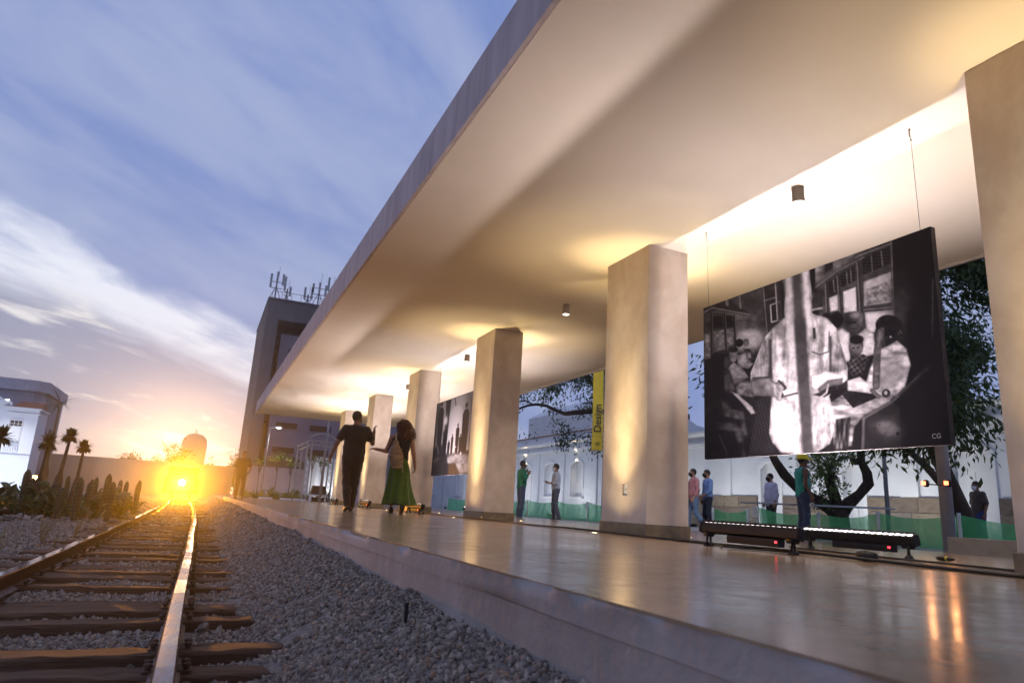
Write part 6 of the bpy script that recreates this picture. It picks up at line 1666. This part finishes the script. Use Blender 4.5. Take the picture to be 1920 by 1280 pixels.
def tuft_plant(x, y, z, h_, r0, tuft, nfr, label, seed, name='tufted_palm', sheath=0.45, lean=0.0, group='tufted young palms in the cactus bed'):
    rs = np.random.default_rng(seed); root = empty(name, (x, y, z), label=label, cat='palm', group=group)
    pr_ = [(0, r0 * 0.8), (sheath * 0.5, r0 * 1.15), (sheath * 0.85, r0 * 0.8), (sheath, r0 * 0.45), (1.0, r0 * 0.3)]
    MB().tube([(lean * t_ * h_, 0, t_ * h_) for t_, _ in pr_], [r_ for _, r_ in pr_], 9).build('trunk', M_bark, root, True)
    mb = MB(); frond_tuft(mb, (lean * h_, 0, h_), nfr, tuft, rs); mb.build('crown', M_palm, root); return root
tuft_plant(-11.5, 66, -0.6, 7.0, 0.25, 2.0, 26, 'palm crown peeking out behind the grey block', 301, sheath=0.3, group=None)
# cactus bed left of the track
for k, (x, y, h_, r0, tuft, lean, lab) in enumerate(((-3.75, 16.6, 1.42, 0.085, 0.30, 0.0, 'leftmost tufted young palm standing before the villa'), (-2.95, 16.3, 1.36, 0.07, 0.27, 0.05, 'tufted young palm beside the small orange floodlight'),
                                               (-2.60, 16.1, 1.50, 0.085, 0.22, 0.06, 'tallest tufted young palm in the cactus bed'), (-2.28, 16.2, 1.32, 0.075, 0.20, 0.02, 'rightmost tufted young palm in the cactus bed'))):
    tuft_plant(x, y, -0.42, h_, r0, tuft * 0.9, 110, lab, 310 + k, sheath=0.55, lean=lean)
M_cactus = mat('cactus_green', (0.035, 0.045, 0.022), 0.7, (0.02, 0.026, 0.014), 6, bump=0.3)
def cactus(x, y, h_, r_, label, seed, z=-0.42):
    rs = np.random.default_rng(seed); root = empty('columnar_cactus', (x, y, z), label=label, cat='cactus', group='columnar cacti in the bed beside the track')
    nr, na, nz_ = 8, 32, 14; vs = []; lx, ly = rs.normal(0, 0.02, 2)
    for k in range(nz_ + 1):
        t_ = k / nz_; rad = r_ * (0.85 + 0.25 * math.sin(t_ * 2.4)) * math.sqrt(max(0.0, 1 - max(0, (t_ - 0.82) / 0.185) ** 2))
        for a in range(na):
            g_ = 2 * math.pi * a / na; rr_ = max(rad * (1 + 0.13 * math.cos(nr * g_)), 0.002); vs.append((rr_ * math.cos(g_) + lx * t_ * h_, rr_ * math.sin(g_) + ly * t_ * h_, t_ * h_))
    fs = [(k * na + a, k * na + (a + 1) % na, (k + 1) * na + (a + 1) % na, (k + 1) * na + a) for k in range(nz_) for a in range(na)] + [tuple(range(nz_ * na, nz_ * na + na))]
    MB().add(vs, fs).build('stem', M_cactus, root, True)
    mb = MB()
    for a in range(nr):
        g_ = 2 * math.pi * a / nr
        for k in range(10):
            t_ = 0.08 + 0.088 * k; rad = r_ * 1.13 * (0.85 + 0.25 * math.sin(t_ * 2.4)) * math.sqrt(max(0.0, 1 - max(0, (t_ - 0.82) / 0.185) ** 2)); b0 = Vector((rad * math.cos(g_) + lx * t_ * h_, rad * math.sin(g_) + ly * t_ * h_, t_ * h_))
            for q_ in range(2): mb.tube([b0, b0 + Vector((math.cos(g_) + rs.normal(0, .5), math.sin(g_) + rs.normal(0, .5), rs.normal(0.2, .4))) * 0.025], [0.002, 0.0006], 3, False)
    mb.build('spines', mat('cactus_spine', (0.35, 0.27, 0.16), 0.7), root)
    return root
cs_ = [(-2.20, 14.45, 0.62, 0.07), (-1.93, 14.3, 0.85, 0.075), (-1.42, 14.2, 0.80, 0.065), (-1.95, 15.6, 0.78, 0.06), (-1.72, 16.2, 0.98, 0.075), (-2.05, 17.2, 0.90, 0.06), (-1.50, 17.4, 0.85, 0.055), (-1.30, 18.2, 0.9, 0.06), (-2.45, 15.4, 0.75, 0.06), (-2.9, 15.2, 0.95, 0.075),
       (-1.75, 19.0, 0.8, 0.06), (-1.45, 20.2, 0.85, 0.06), (-2.3, 18.8, 0.85, 0.06), (-3.3, 17.8, 0.8, 0.07), (-2.75, 18.6, 0.9, 0.06), (-1.6, 22.0, 0.8, 0.06), (-1.95, 21.2, 0.9, 0.065)]
for k, (x, y, h_, r_) in enumerate(cs_): cactus(x, y, h_ * 0.86, r_ * 0.70, 'dark ribbed columnar cactus in the bed left of the near track', 400 + k)
M_pad = mat('prickly_pear_green', (0.075, 0.105, 0.045), 0.6, (0.05, 0.075, 0.03), 5)
def prickly_pear(x, y, s_, label, seed):
    rs = np.random.default_rng(seed); root = empty('prickly_pear', (x, y, -0.42), label=label, cat='cactus', group='prickly pears in the bed beside the track')
    base = [(np.array([0, 0, 0.0]), np.array([0, 0, 1.0]), 0)]
    for k in range(14):
        b0, d0, lv = base[rs.integers(0, len(base))]
        if lv > 3: continue
        d = d0 + rs.normal(0, 0.55, 3); d[2] = abs(d[2]) * 0.8 + 0.2; d /= np.linalg.norm(d); L_ = s_ * rs.uniform(0.8, 1.15); w_ = L_ * 0.36
        s1 = np.cross(d, rs.normal(size=3)); s1 /= np.linalg.norm(s1); s2 = np.cross(d, s1); vs = []; nu, nv_ = 12, 7
        for a in range(nv_ + 1):
            t_ = a / nv_; ww = max(w_ * math.sin(math.pi * (0.06 + 0.94 * t_) ** 0.85) , 0.004)
            for b_ in range(nu):
                g_ = 2 * math.pi * b_ / nu; vs.append(tuple(b0 + d * L_ * t_ + s1 * ww * math.cos(g_) + s2 * ww * 0.22 * math.sin(g_)))
        MB().add(vs, [(a * nu + b_, a * nu + (b_ + 1) % nu, (a + 1) * nu + (b_ + 1) % nu, (a + 1) * nu + b_) for a in range(nv_) for b_ in range(nu)] + [tuple(range(nv_ * nu, nv_ * nu + nu)), tuple(range(nu))[::-1]]).build('pad', M_pad, root, True)
        base.append((b0 + d * L_ * 0.95, d, lv + 1))
    return root
for k, (x, y) in enumerate(((-3.75, 17.5), (-3.35, 16.9), (-2.55, 15.0), (-2.30, 15.7), (-2.05, 16.6), (-1.75, 15.3), (-2.7, 16.9), (-1.6, 16.8), (-1.85, 18.2), (-2.4, 17.6))): prickly_pear(x, y, 0.21, 'flat-padded prickly pear among the cacti left of the near track', 500 + k)
rs0 = random.Random(3)
for k in range(26):
    shrub(rs0.uniform(-3.1, -1.45), 14.6 + k * 0.32, rs0.uniform(0.28, 0.45), 'low dark bush filling the gaps between the cacti left of the track', 700 + k, 'low_bush', 0.0, 'low bushes in the cactus bed', -0.44, M_leaf)
# dry grass stalks
M_dry = mat('dry_grass', (0.30, 0.20, 0.07), 0.8, (0.22, 0.15, 0.05), 5)
for k, (x, y, n_, h_, lab) in enumerate(((-1.62, 7.9, 9, 0.30, 'leftmost tuft of dry grass stalks on the ballast'), (-1.52, 9.3, 14, 0.42, 'largest tuft of dry grass stalks on the ballast by the left rail'), (-1.38, 10.6, 8, 0.34, 'dry grass tuft nearest the cacti on the ballast'), (-1.28, 8.6, 4, 0.20, 'thin dry stalks on the ballast closest to the left rail'))):
    rs = np.random.default_rng(600 + k); root = empty('dry_grass_tuft', (x, y, -0.46), label=lab, cat='grass tuft', group='dry grass tufts on the ballast')
    mb = MB()
    for q_ in range(n_):
        d = np.array([rs.normal(0.1, 0.22), rs.normal(0, 0.2), 1]); e = d * h_ * rs.uniform(0.6, 1.1); mb.tube([(0, 0, 0), tuple(e * 0.5 + rs.normal(0, 0.01, 3)), tuple(e + (0.04, 0, -0.02))], [0.004, 0.003, 0.001], 4, False)
    mb.build('stalks', M_dry, root)
# small stake in the ballast
o = MB().tube([(0.80, 2.74, -0.32), (0.802, 2.742, -0.165)], 0.008, 8).build('iron_stake', M_black); tag(o, 'short black iron stake sticking out of the ballast by the platform', 'stake')
# small orange floodlight among the cacti
gf = empty('garden_floodlight', (-3.45, 19.0, -0.42), label='small lit orange floodlight glowing among the cacti at the left', cat='floodlight')
MB().tube([(0, 0, 0), (0, 0, 0.62)], 0.014, 6).build('stake', M_black, gf); MB().box(-0.09, 0.09, -0.03, 0.03, 0.60, 0.74).build('housing', M_black, gf, bevel=0.008)
MB().box(-0.075, 0.075, -0.038, -0.031, 0.615, 0.725).build('lens', mat('orange_flood_lens', (1, 1, 1), 0.4, emit=(1.0, 0.52, 0.14), estr=60), gf)
spot('flood_lamp', (0, -0.06, 0.67), (0.2, -1, 0.55), 60, (1, 0.5, 0.15), 130, 1, 0.05, gf)

# rail vehicle with the blazing headlamp
rv = empty('rail_vehicle', (-1.05, 46.0, -0.35), label='small dark rail vehicle with a blazing yellow headlamp far down the track', cat='rail vehicle')
M_rv = mat('rail_vehicle_paint', (0.06, 0.035, 0.02), 0.6)
MB().prism([(-0.95, 0.42), (0.95, 0.42), (0.95, 1.15), (0.80, 1.35), (-0.80, 1.35), (-0.95, 1.15)], 'y', 0, 3.2).build('body', M_rv, rv, bevel=0.04)
MB().box(-0.85, 0.85, 1.2, 2.9, 1.352, 1.85).build('cab', M_rv, rv, bevel=0.05); MB().box(-0.7, 0.7, 1.17, 1.199, 1.45, 1.75).build('windscreen', M_dark, rv)
MB().box(-1.0, 1.0, -0.18, -0.001, 0.30, 0.55).build('buffer_beam', M_rv, rv, bevel=0.02)
for yy in (0.6, 2.5):
    for s_ in (-1, 1): MB().lathe([(0.10, -0.05), (0.25, -0.045), (0.28, 0.03), (0.25, 0.05), (0.08, 0.05)], 20, (s_ * 0.5, yy, 0.26), 'x').build('wheel', M_rv, rv, True)
hl = MB().lathe([(0.06, 0.02), (0.15, 0.0), (0.17, -0.07), (0.15, -0.075)], 20, (0, 0, 0), 'y').build('headlamp', M_black, rv, True, loc=(0, -0.005, 0.92))
MB().lathe([(0.148, -0.074), (0.12, -0.095), (0.04, -0.105), (0.005, -0.106)], 20, (0, 0, 0), 'y').build('lens', mat('headlamp_lens', (1, 1, 1), 0.4, emit=(1.0, 0.74, 0.22), estr=900), hl, True)
HEAD = spot('headlamp_light', (0, -0.16, 0.92), (0.02, -10, 0.70), 34000, (1.0, 0.36, 0.012), 24, 0.8, 0.10, rv)

# haze volume added to give the headlamp a halo
hz_ = MB().box(-260, 260, -30, 330, -2.0, 40).build('haze'); hz_['kind'] = 'stuff'; tag(hz_, 'thin haze added over the tracks to give the headlamp its glow', 'haze')
m = bpy.data.materials.new('thin_haze'); m.use_nodes = True; t = NT(m.node_tree); t.n.clear()
out = t.node('ShaderNodeOutputMaterial'); pv = t.node('ShaderNodeVolumePrincipled'); pv.inputs['Color'].default_value = (0.92, 0.93, 0.96, 1); pv.inputs['Density'].default_value = 0.0011; pv.inputs['Anisotropy'].default_value = 0.92
t.l.new(pv.outputs[0], out.inputs['Volume']); hz_.data.materials.append(m)
